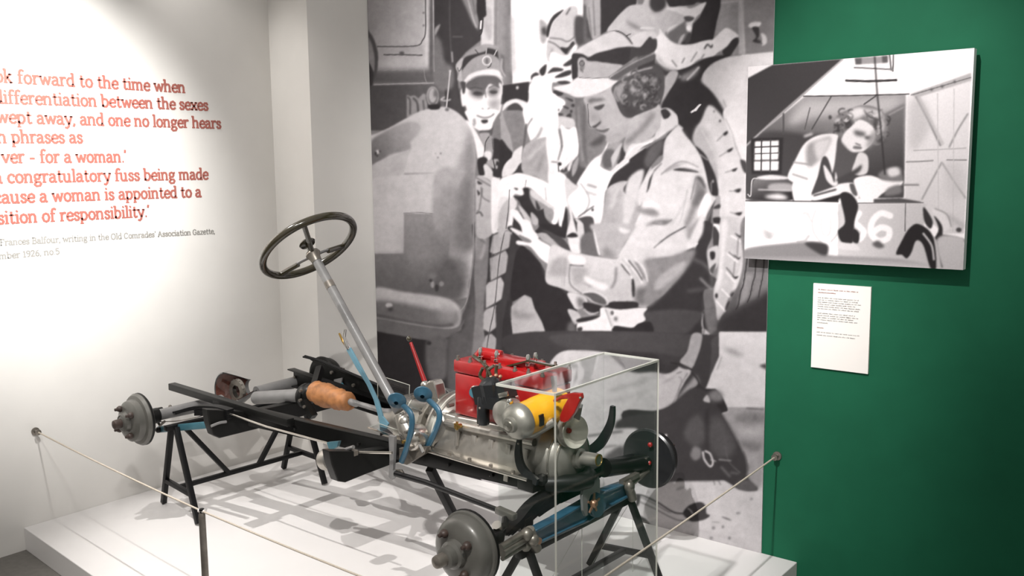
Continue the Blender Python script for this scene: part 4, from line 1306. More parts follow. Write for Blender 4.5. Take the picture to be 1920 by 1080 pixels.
# ---------------------------------------------------------------- wall lettering
G = {  # strokes on an x-height of 1; the number first is the advance; serifs are short bars
'a': (.98, '.14,.82 .35,.98 .58,.95 .70,.75 .70,.12 .80,.03 .92,.05;.70,.56 .40,.56 .16,.42 .12,.20 .26,.03 .50,.05 .70,.22'),
'b': (1.05, '.03,1.5 .2,1.5 .2,.03;.2,.8 .42,.98 .7,.93 .88,.65 .85,.28 .65,.03 .4,.02 .2,.18'),
'c': (.88, '.78,.72 .70,.92 .48,.99 .22,.85 .11,.5 .22,.14 .48,.01 .78,.14'),
'd': (1.05, '.62,1.5 .8,1.5 .8,.02 .97,.02;.8,.8 .6,.97 .34,.95 .13,.68 .13,.3 .34,.03 .6,.04 .8,.2'),
'e': (.92, '.13,.53 .82,.53 .80,.82 .55,1 .28,.9 .12,.6 .14,.25 .35,.02 .6,.02 .82,.16'),
'f': (.68, '.72,1.42 .55,1.53 .36,1.48 .27,1.25 .27,.0;.06,.95 .6,.95;.08,.02 .52,.02'),
'g': (1.0, '.9,.95 .72,.9;.45,.98 .2,.88 .15,.6 .3,.4 .6,.4 .74,.62 .68,.88 .45,.98;.3,.4 .16,.22 .3,.08 .7,.05 .85,-.15 .7,-.4 .3,-.44 .1,-.25 .25,.0'),
'h': (1.12, '.03,1.5 .2,1.5 .2,.02;.04,.02 .38,.02;.2,.76 .45,.97 .7,.95 .83,.72 .83,.02;.66,.02 1.02,.02'),
'i': (.5, '.06,.96 .25,.96 .25,.02;.05,.02 .45,.02;.22,1.36 .28,1.42'),
'k': (1.0, '.03,1.5 .2,1.5 .2,.02;.04,.02 .38,.02;.2,.4 .72,.95;.58,.96 .9,.96;.4,.6 .8,.02;.68,.02 .98,.02'),
'l': (.5, '.06,1.5 .25,1.5 .25,.02;.05,.02 .45,.02'),
'm': (1.62, '.03,.96 .2,.96 .2,.02;.04,.02 .38,.02;.2,.76 .42,.97 .64,.95 .76,.75 .76,.02;.62,.02 .94,.02;.76,.76 .98,.97 1.2,.95 1.33,.72 1.33,.02;1.18,.02 1.52,.02'),
'n': (1.12, '.03,.96 .2,.96 .2,.02;.04,.02 .38,.02;.2,.76 .45,.97 .7,.95 .83,.72 .83,.02;.66,.02 1.02,.02'),
'o': (1.0, '.5,.99 .24,.88 .11,.5 .24,.12 .5,.01 .76,.12 .89,.5 .76,.88 .5,.99'),
'p': (1.05, '.03,.96 .2,.96 .2,-.42;.04,-.42 .4,-.42;.2,.8 .42,.98 .7,.93 .88,.65 .85,.28 .65,.03 .4,.02 .2,.18'),
'r': (.8, '.04,.96 .23,.96 .23,.02;.05,.02 .45,.02;.23,.65 .42,.95 .62,.99 .72,.9'),
's': (.82, '.68,.76 .55,.96 .3,.97 .15,.78 .28,.58 .55,.46 .70,.26 .55,.03 .28,.02 .12,.24'),
't': (.72, '.3,1.32 .3,.18 .42,.02 .66,.1;.06,.95 .62,.95'),
'u': (1.12, '.04,.96 .2,.96 .2,.28 .32,.04 .58,.02 .8,.22;.62,.96 .8,.96 .8,.02 1.0,.02'),
'v': (1.0, '.12,.94 .5,.04 .88,.94;.0,.96 .3,.96;.7,.96 1.0,.96'),
'w': (1.4, '.12,.94 .42,.04 .7,.9 .98,.04 1.28,.94;.0,.96 .3,.96;1.1,.96 1.4,.96'),
'x': (1.0, '.14,.94 .84,.04;.84,.94 .14,.04;.0,.96 .32,.96;.66,.96 .98,.96;.0,.02 .32,.02;.66,.02 .98,.02'),
'y': (1.0, '.12,.94 .52,.06;.88,.94 .46,-.25 .28,-.42 .08,-.36;.0,.96 .3,.96;.7,.96 1.0,.96'),
'z': (.9, '.1,.96 .78,.96 .1,.03 .8,.03'),
'F': (1.05, '.06,1.42 .92,1.42 .92,1.2;.25,1.42 .25,.02;.06,.02 .46,.02;.25,.74 .75,.74'),
'B': (1.15, '.06,1.42 .65,1.42 .88,1.25 .85,.9 .62,.76 .25,.76;.25,1.42 .25,.02;.62,.76 .95,.6 1.0,.25 .75,.02 .06,.02'),
'O': (1.35, '.67,1.44 .3,1.3 .12,.72 .3,.14 .67,0 1.04,.14 1.22,.72 1.04,1.3 .67,1.44'),
'C': (1.2, '1.02,1.1 .9,1.35 .6,1.44 .25,1.25 .12,.72 .25,.18 .6,0 1.02,.25'),
'A': (1.3, '.15,.03 .62,1.42 1.12,.03;.3,.48 .95,.48;.0,.02 .34,.02;.92,.02 1.26,.02'),
'G': (1.3, '1.02,1.1 .9,1.35 .6,1.44 .25,1.25 .12,.72 .25,.18 .6,0 1.02,.2 1.02,.66;.7,.68 1.16,.68'),
'1': (.7, '.12,1.2 .38,1.4 .38,.02;.1,.02 .64,.02'),
'9': (.95, '.8,.95 .6,.72 .3,.72 .12,1.05 .28,1.38 .6,1.4 .8,1.1 .78,.5 .55,.1 .25,.02'),
'2': (.95, '.12,1.15 .3,1.4 .62,1.4 .78,1.1 .6,.7 .12,.04 .84,.04'),
'6': (.95, '.7,1.38 .35,1.15 .13,.6 .2,.15 .48,.0 .76,.15 .8,.5 .6,.76 .3,.72 .14,.5'),
'5': (.92, '.75,1.4 .2,1.4 .17,.8 .5,.88 .78,.65 .76,.22 .5,.0 .12,.1'),
',': (.4, '.2,.1 .2,-.02 .1,-.2'), '.': (.4, '.17,.06 .23,.06'), '-': (.75, '.12,.5 .62,.5'), "'": (.35, '.18,1.5 .14,1.22'), ' ': (.52, ''),
}
def width(t): return sum(G[c][0] for c in t)
def text_line(txt, anchor, a_px, e_px, m, parent, wt, xh, name='text_line'):
    """txt painted on the left wall; its part from `anchor` on spans a_px..e_px (baseline pixels)"""
    A = on(*a_px, 0, XW); B = on(*e_px, 0, XW)
    i = txt.index(anchor); wa = width(txt[i:]); d = (B - A); L = np.linalg.norm(d); sx = L / wa; d = d / L
    A = A - d * sx * width(txt[:i]); b = MB(); x = 0; up = np.array([0, -d[2], d[1]]); eps = .0015
    for c in txt:
        adv, st = G[c]
        for s in st.split(';'):
            if not s: continue
            pts = np.array([[float(q) for q in p.split(',')] for p in s.split()])
            Q = [A + d * sx * (x + p[0]) + up * xh * p[1] for p in pts]
            ser = len(pts) == 2 and pts[0][1] == pts[1][1] and c not in '-.'
            hw = wt * (.36 if ser else .5)
            for k in range(len(Q) - 1):
                t = Q[k + 1] - Q[k]; t /= np.linalg.norm(t); nn = np.array([0, -t[2], t[1]]); ww = hw * (1 + .2 * abs(t[2])) if not ser else hw
                p, q = Q[k] - t * hw * .55, Q[k + 1] + t * hw * .55; e = eps + 2e-5 * (k % 5)
                b.add([p + nn * ww, q + nn * ww, q - nn * ww, p - nn * ww] + [r_ + V(e, 0, 0) for r_ in (p + nn * ww, q + nn * ww, q - nn * ww, p - nn * ww)],
                      [(4, 5, 6, 7), (0, 1, 5, 4), (1, 2, 6, 5), (2, 3, 7, 6), (3, 0, 4, 7)])
        x += adv
    return b.build(name, m, parent, smooth=0)
qt = empty('wall_quotation', (XW, 1.9, 1.3 + ZP), 'red serif quotation lettering on the white left wall', 'lettering')
for args in [("ook forward to the time when", "forward", (33, 156), (348, 174)), ("differentiation between the sexes", "between", (190, 200), (391, 207)),
             ("wept away, and one no longer hears", "and", (150, 234), (415, 241)), ("ch phrases as", "phrases", (22, 268), (156, 268)),
             ("ver - for a woman.'", "for", (75, 305), (238, 304)), ("a congratulatory fuss being made", "congratulatory", (14, 343), (391, 336)),
             ("cause a woman is appointed to a", "woman", (98, 378), (378, 369)), ("sition of responsibility.'", "of", (79, 416), (281, 406))]:
    text_line(*args, REDTXT, qt, .0085, .0355)
qa = empty('quotation_credit', (XW, 1.9, 1.14 + ZP), 'two small grey lines of lettering below the red quotation', 'lettering')
text_line("Frances Balfour, writing in the Old Comrades' Association Gazette,", "Balfour", (60, 457), (403, 438), GREYTXT, qa, .0042, .0175)
text_line("ember 1926, no.5", "1926", (43, 482), (112, 476), GREYTXT, qa, .0042, .0175)
# ---------------------------------------------------------------- the car chassis
car = empty('car_chassis', tuple(W(.95, 0, -.2)), 'black cutaway vintage car chassis with red and aluminium engine, on two trestles', 'car chassis')
def L3(*p): return [W(*q) for q in p]
def smooth_path(pts, n=6):
    p = np.array([V(*q) for q in pts]); m = len(p); out = []
    for i in range(m - 1):
        a, b, c, d = p[max(i - 1, 0)], p[i], p[i + 1], p[min(i + 2, m - 1)]
        for t in np.arange(n) / n:
            out.append(.5 * ((2 * b) + (c - a) * t + (2 * a - 5 * b + 4 * c - d) * t * t + (3 * b - a - 3 * c + d) * t ** 3))
    return out + [p[-1]]
# channel-section rails: web plus top and bottom flange
def rail(a, b, h0, h1, side):
    b_ = MB(); a, b = V(*a), V(*b)
    for t0, t1 in [(0, .33), (.33, .66), (.66, 1)]:
        p, q = a + (b - a) * t0, a + (b - a) * t1; hp, hq = h0 + (h1 - h0) * t0, h0 + (h1 - h0) * t1
        b_.beam(p - FW * hp / 2, q - FW * hq / 2, .006, hp, FW, .006, hq)
        s = FV * side * .018
        b_.beam(p + s, q + s, .04, .006, FW)
        b_.beam(p + s - FW * hp, q + s - FW * hq, .04, .006, FW)
    return b_
rl = rail(W(.17, -.270, .060), W(1.93, -.092, .060), .074, .048, 1).build('frame_rail', BLACK, car, bevel=.0012)
for t in (.1, .3, .5, .62, .75, .86, .95):
    p = W(.17 + 1.76 * t, -.272 + .178 * t, .024 + .008 * t); MB().lathe(p - FV * .012, FV, [(0, .001), (0, .006), (.012, .006)], 8).build('bolt', BLACK, rl)
rail(W(.0, .29, .085), W(1.93, .092, .06), .08, .048, -1).build('frame_rail', BLACK, car, bevel=.0012)
# rear body extension above the near rail
MB().beam(P(322, 724, 1, -.25), P(545, 792, 1, -.25), .036, .032, FW).build('frame_extension', BLACK, car, bevel=.003)
# far rear frame side: deep pressed side with a curled tip
fr = [P(*q, 1, .33) for q in ((571, 667), (580, 668), (600, 677), (650, 698), (700, 717), (762, 741), (800, 757), (800, 785), (720, 772), (690, 762), (640, 768), (604, 752), (588, 735), (584, 700), (590, 686), (596, 681), (584, 673), (571, 670))]
fsd = MB().plate(fr, -FV * .012).build('frame_side', BLACK, car, smooth=20)
MB().tube([P(572, 668, 1, .31), P(600, 676, 1, .31), P(700, 718, 1, .31), P(795, 756, 1, .31)], .007, 8).build('frame_flange', SATIN, fsd)
MB().plate([P(628, 711, 1, .31), P(643, 708, 1, .31), P(640, 727, 1, .31), P(627, 729, 1, .31)], -FV * .006).build('gusset', GREY, fsd, smooth=0)
MB().plate([P(632, 730, 1, .31), P(642, 717, 1, .31), P(649, 727, 1, .31)], -FV * .006).build('gusset', TEAL, fsd, smooth=0)
for q in ((623, 698), (664, 722), (668, 742)):
    MB().lathe(P(*q, 1, .31), -FV, [(0, .001), (0, .008), (.01, .008), (.01, .001)], 8).build('bolt', STEEL, fsd)
# cross members
cm = MB().plate([P(*q, 0, .40) for q in ((389, 768), (393, 795), (400, 816), (412, 822), (500, 800), (549, 786), (624, 765), (624, 742), (560, 753), (510, 764), (470, 772))], -FU * .045).build('cross_member', BLACK, car, smooth=20, bevel=.004)
MB().tube(smooth_path([P(302, 778, 1, -.36), P(396, 799, 0, .41), P(411, 793, 0, .41), P(424, 791, 0, .41)][1:]), .006, 8).build('bracket', GREY, cm)
MB().plate([P(*q, 0, 1.2) for q in ((618, 846), (622, 870), (634, 903), (648, 905), (690, 888), (735, 871), (830, 846), (830, 826), (760, 835), (690, 846))], -FU * .045).build('cross_member', BLACK, car, smooth=20, bevel=.004)
MB().beam(W(1.86, -.16, .05), W(1.86, .16, .05), .07, .05, FW).build('cross_member', BLACK, car, bevel=.004)
MB().tube(L3((1.9, -.10, .045), (1.98, -.04, .05), (2.0, 0, .055), (1.98, .04, .05), (1.9, .10, .045)), .03, 12).build('nose_bracket', BLACK, car)
# rear axle
ax_ = MB().tube(L3((0, -.46, 0), (0, -.12, 0)), [.024, .03], 16).build('axle_casing', GREY, car)
MB().tube([W(0, .07, 0), P(556, 716, 1, .30), W(0, .45, 0)], [.034, .029, .026], 16).build('axle_casing', GREY, car)
MB().ball(P(552, 707, 1, .28), .008, 8).build('oil_plug', STEEL, ax_)
df = MB().lathe(W(.0, -.10, .035), FV, [(0, .092), (.004, .097), (.02, .092), (.07, .07), (.13, .042), (.15, .036)], 28, 12, 258).build('differential', GREY, car)
MB().lathe(W(.0, -.095, .035), FV, [(0, .089), (.018, .085), (.068, .064), (.125, .036)], 28, 12, 258).build('cutaway_face', RUST, df)
gw = MB()
gw.lathe(W(.0, -.035, .03), FV, [(-.008, .03), (-.008, .056), (.008, .060), (.012, .03)], 24)
for k in range(16):
    a = k * math.pi / 8; c = W(.056 * math.cos(a), -.038, .03 + .056 * math.sin(a)); gw.ball(c, .006, 6)
gw.build('crown_wheel', STEEL, df)
MB().lathe(W(0, -.10, .035), FV, [(-.001, .001), (-.012, .05), (0, .098), (.05, .098)], 24, -150, 110).build('clear_cover', ACRYL, df)
MB().tube([P(480, 746, 1, -.02), P(566, 741, 1, 0.0)], .03, 18).build('torque_tube', ALU if False else GREY, car)
# joint, leather gaiter and propeller shaft
jt = MB().ball(P(581, 738, 1, .02), .045, 14)
jt.lathe(P(572, 741, 1, .02), FU, [(0, .001), (0, .055), (.016, .058), (.03, .05), (.03, .001)], 20)
jt.beam(P(571, 752, 1, -.02), P(588, 782, 1, -.02), .03, .03, FU); jt.beam(P(590, 725, 1, .1), P(600, 690, 1, .2), .03, .03, FU)
j_ = jt.build('shaft_joint', BLACK, car)
for q in ((566, 732), (565, 750), (573, 762)): MB().lathe(P(*q, 1, -.03), -FV, [(0, .007), (.012, .007), (.012, .001)], 8).build('bolt', STEEL, j_)
ga = MB(); gp = smooth_path([P(590, 733, 1, .0), P(603, 739, 1, 0), P(622, 744, 1, 0), P(640, 750, 1, 0), P(657, 753, 1, 0)], 5)
ga.tube(gp, [(.046, .052, .046, .040, .036)[i // 5] + .0016 * math.sin(i * 1.9) if i < 20 else .024 for i in range(len(gp))], 20)
rr = random.Random(3)
ga.v = [tuple(V(*p) + .0018 * np.array([rr.uniform(-1, 1) for _ in range(3)])) for p in ga.v]
ga.build('leather_gaiter', LEATHER, car, smooth=60)
MB().tube([P(656, 753, 1, 0), P(668, 757, 1, 0), P(672, 757, 1, 0), P(720, 771, 1, 0), P(742, 778, 1, 0)], [.015, .015, .011, .012, .026], 14).build('propeller_shaft', GREY, car)
# ---- brake drums
def drum(v0, u, sgn, m, back, name='brake_drum', w=0, pr=None, hz=.0, cap=STEEL):
    o = W(u, v0, w); ax = FV * sgn
    d = MB().lathe(o, ax, pr or [(0, .001), (0, .112), (.006, .113), (.014, .110), (.016, .104), (.040, .101), (.052, .094), (.058, .082), (.064, .060), (.066, .044), (.066, .001)], 44).build(name, m, car)
    MB().lathe(o, -ax, [(-.004, .114), (.004, .115), (.010, .108), (.014, .06), (.024, .035), (.024, .001)], 36).build('back_plate', back, d)
    MB().lathe(o, ax, [(.062, .046), (.082, .042), (.088, .034), (.110 - hz, .031), (.114 - hz, .024), (.114 - hz, .001)], 24).build('hub', m, d)
    MB().lathe(o, ax, [(.112 - hz, .020), (.136 - hz, .020), (.145 - hz, .018), (.149 - hz, .010), (.150 - hz, .001)], 20).build('hub_cap', cap, d)
    for k in range(4):
        a = math.radians(90 * k + 38); c = o + ax * .064 + FU * .066 * math.cos(a) + FW * .066 * math.sin(a)
        MB().lathe(c, ax, [(0, .013), (.008, .014), (.016, .010), (.018, .007), (.028, .006), (.030, .001)], 10).build('wheel_stud', STUD, d)
    return d
drum(-.520, 0, -1, DRUM, BLACK, pr=[(0, .001), (0, .112), (.008, .114), (.020, .106), (.024, .092), (.050, .088), (.060, .078), (.066, .058), (.066, .001)], hz=.025, cap=STUD)
drum(-.528, 1.95, -1, DRUM, BLACK, w=-.022)
MB().tube(L3((0, -.53, 0), (0, -.44, 0)), .034, 14).build('axle_casing', BLACK, car)
MB().tube(L3((1.95, -.53, -.022), (1.95, -.40, -.03)), .026, 14).build('stub_axle', BLACK, car)
d2 = drum(.475, 0, 1, BLACK, BLACK); d3 = drum(.475, 1.95, 1, BLACK, RUBBER)
MB().lathe(P(604, 700, 1, .44), -FV, [(0, .02), (.02, .018), (.02, .001)], 12).build('brake_adjuster', BLUE, d2)
for q, r in (((1219, 834), .010), ((1217, 868), .009)):
    MB().ball(P(*q, 1, .44), r, 10).build('oil_plug', RED, d3)
MB().tube([P(1200, 885, 1, .43), P(1207, 872, 1, .43), P(1210, 858, 1, .43)], .008, 8).build('brake_lever', STEEL, d3)
MB().tube([P(1182, 860, 1, .42), P(1183, 878, 1, .42)], .007, 8).build('brake_cam', STEEL, d3)
# rear spring (near side) and its shackle
sp = MB()
path = [P(305, 776, 1, -.37), P(335, 771, 1, -.365), P(370, 762, 1, -.36), P(405, 762, 1, -.35), P(432, 769, 1, -.34)]
for k in range(5):
    q = smooth_path([V(*p) - FW * .0085 * k for p in path[min(k, 3) if k < 3 else 2:]], 4)
    for a, b in zip(q[:-1], q[1:]): sp.beam(a, b, .036, .0075, FW)
s1 = sp.build('leaf_spring', SATIN, car)
MB().tube([P(304, 775, 1, -.40), P(326, 768, 1, -.36)], .016, 12).build('shackle', GREY, s1)
MB().ball(P(319, 762, 1, -.36), .008, 8).build('grease_nipple', STEEL, s1)
MB().lathe(P(296, 772, 1, -.42), FV, [(-.02, .001), (-.02, .018), (.02, .018), (.02, .001)], 14).build('spring_eye', BLACK, s1)
sp = MB()
pf = L3((.0, .38, .03), (.12, .36, .045), (.3, .33, .05))
for k in range(4):
    q = [p - FW * .0085 * k for p in pf]
    for a, b in zip(q[:-1], q[1:]): sp.beam(a, b, .036, .0075, FW)
sp.build('leaf_spring', SATIN, car)
# friction damper arm, teal
MB().beam(P(298, 805, 1, -.40), P(395, 796, 1, -.38), .012, .030, FW).build('damper_arm', TEAL, car, bevel=.003)
MB().ball(P(297, 806, 1, -.41), .014, 10).build('damper_joint', BLACK, car)
MB().tube(smooth_path([P(300, 791, 1, -.42), P(335, 789, 1, -.4), P(370, 782, 1, -.36), P(392, 775, 1, -.35)]), .0022, 6).build('brake_cable', STEEL, car)
MB().tube([P(294, 788, 1, -.43), P(300, 798, 1, -.43), P(309, 790, 1, -.42)], .006, 8).build('brake_lever', STEEL, car)
# brake rods along the near rail
MB().tube([P(408, 768, 1, -.345), P(500, 800, 1, -.335), P(622, 833, 1, -.32)], .0042, 8).build('brake_rod', ROPE if False else ALUP, car)
MB().ball(P(407, 767, 1, -.35), .008, 8).build('rod_end', BLUE, car)
bc = MB().plate([P(*q, 1, -.33) for q in ((618, 828), (640, 826), (637, 836), (629, 842), (628, 858), (623, 858), (622, 840))], -FV * .014).build('bell_crank', TEAL, car, smooth=20)
sv = MB().lathe(P(607, 862, 1, -.30), V(*(P(632, 860, 1, -.30) - P(607, 862, 1, -.30))), [(0, .001), (0, .030), (.006, .040), (.03, .044), (.045, .040), (.05, .028), (.05, .001)], 26).build('servo_canister', ALU, car)
MB().tube(smooth_path([P(632, 848, 1, -.34), P(648, 843, 1, -.34), P(663, 838, 1, -.34)]), .007, 8).build('brake_lever', GREY, car)
MB().tube([P(660, 848, 1, -.32), P(735, 849, 1, -.28)], .005, 8).build('brake_rod', ALUP, car)
cl = MB(); cl.beam(P(658, 846, 1, -.33), P(668, 850, 1, -.33), .02, .02, FW); cl.build('clevis', STEEL, car, bevel=.002)
# long near-side lever and rod to the front brake
MB().plate([P(*q, 1, -.235) for q in ((733, 815), (744, 818), (743, 850), (741, 880), (746, 890), (740, 898), (733, 893), (735, 860))], -FV * .012).build('brake_lever', GREY, car, smooth=20)
MB().tube([P(742, 888, 1, -.24), P(800, 905, 1, -.26), P(935, 957, 1, -.33)], [.011, .010, .0085], 10).build('brake_rod', SATIN, car)
MB().beam(P(932, 955, 1, -.33), P(966, 970, 1, -.33), .026, .022, FW).build('rod_fork', DRUM, car, bevel=.004)
MB().tube([P(742, 884, 1, -.22), P(752, 884, 1, -.22), P(756, 892, 1, -.22)], .009, 8).build('rod_joint', STEEL, car)
MB().tube([P(948, 972, 1, -.34), P(946, 985, 1, -.36), P(938, 990, 1, -.38)], [.012, .011, .014], 10).build('brake_lever', BLACK, car)
# ---- front axle, spring, steering
axb = MB().plate([P(*q, 0, 1.965) for q in ((986, 1003), (1003, 997), (1040, 975), (1070, 957), (1092, 945), (1130, 922), (1160, 909), (1176, 908), (1180, 920), (1176, 930), (1140, 948), (1100, 976), (1060, 993), (1014, 1018), (1000, 1022), (990, 1016))], -FU * .012).build('front_axle', BLUE, car, smooth=20)
fl = MB(); 
for line in (((990, 1000), (1040, 974), (1092, 944), (1130, 921), (1170, 907)), ((1000, 1020), (1060, 993), (1100, 975), (1140, 948), (1178, 928))):
    q = [P(*p, 0, 1.965) - FU * .006 for p in line]
    for a, b in zip(q[:-1], q[1:]): fl.beam(a, b, .036, .008, FW)
fl.build('axle_flange', BLUE, axb, bevel=.002)
dp = MB().lathe(P(1113, 945, 0, 1.975), FU, [(0, .001), (0, .040), (.006, .042), (.010, .042), (.012, .036), (.018, .036), (.020, .042), (.026, .040), (.026, .001)], 32).build('friction_damper', BLUE, car)
st = MB(); c0 = P(1113, 944, 0, 2.004)
for k in range(5):
    a = math.radians(72 * k + 12); e = c0 + FV * .036 * math.cos(a) + FW * .036 * math.sin(a); st.beam(c0, e, .014, .006, FU, .007, .004)
st.lathe(c0, FU, [(-.004, .016), (.006, .014), (.012, .009), (.012, .001)], 12); st.build('star_nut', COPPER, dp)
MB().plate([P(*q, 0, 2.0) for q in ((1096, 903), (1103, 896), (1122, 893), (1125, 900), (1125, 925), (1118, 922), (1108, 928), (1102, 945), (1102, 966), (1098, 968), (1094, 958), (1092, 930))], -FU * .01).build('damper_bracket', GREY, car, smooth=20)
ls = MB(); e0, e1, md = P(940, 1000, 0, 1.9), P(1206, 852, 0, 1.9), P(1072, 896, 0, 1.9)
top = smooth_path([e0, P(968, 975, 0, 1.9), P(1003, 937, 0, 1.9), md, P(1135, 868, 0, 1.9), e1], 4)
N = len(top)
for k in range(7):
    i0 = int(k * 1.35); q = [p - FW * .0085 * k for p in top[i0:N - i0]]
    for a, b in zip(q[:-1], q[1:]): ls.beam(a, b, .040, .0078, FW)
lsp = ls.build('leaf_spring', SATIN, car)
for q in ((975, 973), (998, 985)):
    pass
MB().beam(P(1040, 925, 0, 1.9), P(1110, 893, 0, 1.9), .056, .062, FW).build('spring_clamp', BLACK, lsp, bevel=.004)
MB().beam(P(975, 985, 0, 1.9), P(990, 977, 0, 1.9), .048, .050, FW).build('spring_clip', BLACK, lsp, bevel=.003)
MB().tube([e1 - FU * .01, P(1190, 868, 0, 1.92), P(1205, 880, 0, 1.95)], [.02, .022, .02], 12).build('shackle', BLACK, lsp)
MB().tube([P(938, 995, 0, 1.9), P(934, 1012, 0, 1.93)], [.02, .018], 12).build('shackle', BLACK, lsp)
MB().tube(L3((1.93, .2, .03), (1.93, .34, .0), (1.95, .46, -.01)), [.035, .03, .03], 14).build('stub_axle', BLACK, car)
for (a, b, r) in (((942, 1038), (983, 1012), .012), ((938, 1028), (978, 1003), .012), ((942, 1048), (990, 1020), .007)):
    MB().tube([P(*a, 1, -.44), P(*b, 0, 1.97)], r, 12).build('stub_axle', STEEL, car)
kp = MB().tube([P(992, 993, 0, 1.975), P(1006, 1030, 0, 1.975)], .018, 14); kp.ball(P(988, 1002, 0, 1.98), .022, 12); kp.ball(P(1000, 1012, 0, 1.995), .02, 12); kp.ball(P(986, 1024, 0, 1.97), .018, 10)
kp_ = kp.build('king_pin', STEEL, car)
MB().lathe(P(1007, 1013, 0, 2.0), FU, [(0, .011), (.012, .011), (.012, .001)], 10).build('nut', COPPER, kp_)
kp = MB().tube([P(1176, 905, 0, 1.98), P(1186, 935, 0, 1.98)], .018, 14); kp.ball(P(1180, 912, 0, 1.99), .021, 10); kp.beam(P(1165, 905, 0, 1.97), P(1195, 889, 0, 1.97), .02, .016, FW); kp.build('king_pin', STEEL, car)
MB().tube([P(1180, 908, 0, 1.95), P(1215, 880, 1, .46)], .014, 10).build('stub_axle', STEEL, car)
MB().tube([P(930, 1000, 1, -.40), P(934, 990, 1, -.40), P(931, 984, 1, -.41)], [.010, .014, .016], 10).build('steering_arm', ALUP, car)
MB().ball(P(936, 1013, 1, -.41), .011, 10).build('oil_plug', RED, car)
# radius arms / black frame pieces under the nose
MB().tube([W(1.88, .36, -.02), W(1.45, .03, -.03)], .013, 10).build('radius_arm', BLACK, car)
MB().beam(P(1035, 900, 1, 0), P(1040, 880, 1, -.02), .10, .05, FV).build('sump_bracket', BLACK, car, bevel=.004)
for q in ((1050, 893), (1030, 898)): MB().lathe(P(*q, 1, -.06), -FV, [(0, .007), (.012, .007), (.012, .001)], 8).build('bolt', STEEL, car)
bb = MB()
for k in range(7): bb.ball(W(1.90 + .012 * (k % 3), -.12 + .05 * k, .065 + .01 * (k % 2)), .022, 8)
bb.build('nose_casting', BLACK, car)
# ---- engine: crankcase with everything bolted on to it
def sec(u, pts): return [W(u, v, w_) for v, w_ in pts]
S = lambda k, hw, top, bot: [(-.62 * hw, bot), (-hw, bot + .03), (-hw * 1.02, bot + .09), (-hw * .8, top - .05), (-hw * .72, top), (hw * .72, top), (hw * .8, top - .05), (hw * 1.02, bot + .09), (hw, bot + .03), (.62 * hw, bot)]
def loft(secs):
    b = MB(); n = len(secs[0]); vs = [p for s in secs for p in s]
    fs = [(i * n + k, i * n + (k + 1) % n, (i + 1) * n + (k + 1) % n, (i + 1) * n + k) for i in range(len(secs) - 1) for k in range(n)]
    fs += [tuple(range(n)), tuple(range((len(secs) - 1) * n, len(secs) * n))]
    return b.add(vs, fs)
eng = loft([sec(1.40, S(0, .13, .20, -.01)), sec(1.46, S(0, .122, .195, .0)), sec(1.60, S(0, .118, .20, .01)), sec(1.84, S(0, .112, .205, .02)), sec(1.88, S(0, .10, .20, .03))]).build('engine', ALU, car, smooth=50, bevel=.006)
MB().lathe(W(1.365, 0, .105), FU, [(0, .001), (0, .145), (.006, .150), (.014, .150), (.018, .142), (.05, .125), (.08, .10)], 48).build('bell_housing', ALU, eng, smooth=40)
MB().cbox(1.35, -.165, .062, 1.87, .165, .074).build('sump_flange', ALUP, eng, bevel=.003)
for u in (1.50, 1.58, 1.66, 1.74, 1.82): MB().beam(W(u, -.118, .02), W(u, -.104, .15), .008, .02, FU).build('casting_rib', ALU, eng, bevel=.002)
MB().tube(L3((1.44, -.106, .17), (1.85, -.10, .178)), .014, 10).build('oil_gallery', ALU, eng)
for u in (1.40, 1.50, 1.60, 1.70, 1.80): MB().lathe(W(u, -.152, .074), FW, [(0, .007), (.008, .007), (.008, .001)], 8).build('bolt', STEEL, eng)
# clear flywheel guard
g_ = MB()
for i in range(20):
    a0, a1 = [math.radians(-20 + 220 * j / 20) for j in (i, i + 1)]
    q = [W(u, r * math.cos(a), .105 + r * math.sin(a)) for u, r, a in ((1.25, .150, a0), (1.41, .150, a0), (1.41, .150, a1), (1.25, .150, a1))]
    g_.plate(q, V(0, 0, .001))
gd = g_.build('clear_guard', ACRYL, eng, smooth=60)
MB().tube([W(1.25, .15 * math.cos(a), .105 + .15 * math.sin(a)) for a in [math.radians(-20 + 220 * j / 24) for j in range(25)]], .002, 6).build('cut_edge', AEDGE, gd)
MB().tube([W(1.41, .152 * math.cos(a), .105 + .152 * math.sin(a)) for a in [math.radians(60 + 120 * j / 24) for j in range(25)]], .003, 6).build('cut_edge', AEDGE, gd)
MB().lathe(W(1.30, 0, .105), FU, [(0, .03), (0, .125), (.012, .13), (.025, .13), (.025, .03)], 40).build('flywheel', STEEL, eng)
# block, head
MB().cbox(1.455, -.075, .20, 1.865, .085, .355).build('engine_block', RED, eng, bevel=.008)
MB().cbox(1.452, -.079, .357, 1.868, .088, .404).build('cylinder_head', RED, eng, bevel=.007)
hd = MB().cbox(1.58, -.02, .40, 1.78, .05, .425); hd.tube(L3((1.50, 0, .40), (1.52, 0, .425), (1.60, .02, .42)), .022, 12); hd.build('water_outlet', RED, eng, bevel=.004)
for u in (1.47, 1.53, 1.60, 1.67, 1.74, 1.80, 1.86):
    for v in (-.072, .078): MB().lathe(W(u, v, .402), FW, [(0, .008), (.008, .008), (.008, .005), (.018, .005), (.018, .001)], 8).build('head_nut', STEEL, eng)
def plug(pos, top, sc=1.0):
    p = MB().lathe(pos, FW, [(0, .010 * sc), (.008, .010 * sc), (.010, .007 * sc), (.016, .008 * sc), (.030 * sc, .008 * sc), (.040 * sc, .005 * sc), (.041 * sc, .001)], 12)
    return p.build('spark_plug', CHROME, eng)
for q, d in (((901, 672), .0), ((931, 678), 0), ((990, 686), 0.0), ((1004, 682), .04)): plug(P(*q, 1, -.02 + d), True, 1.0)
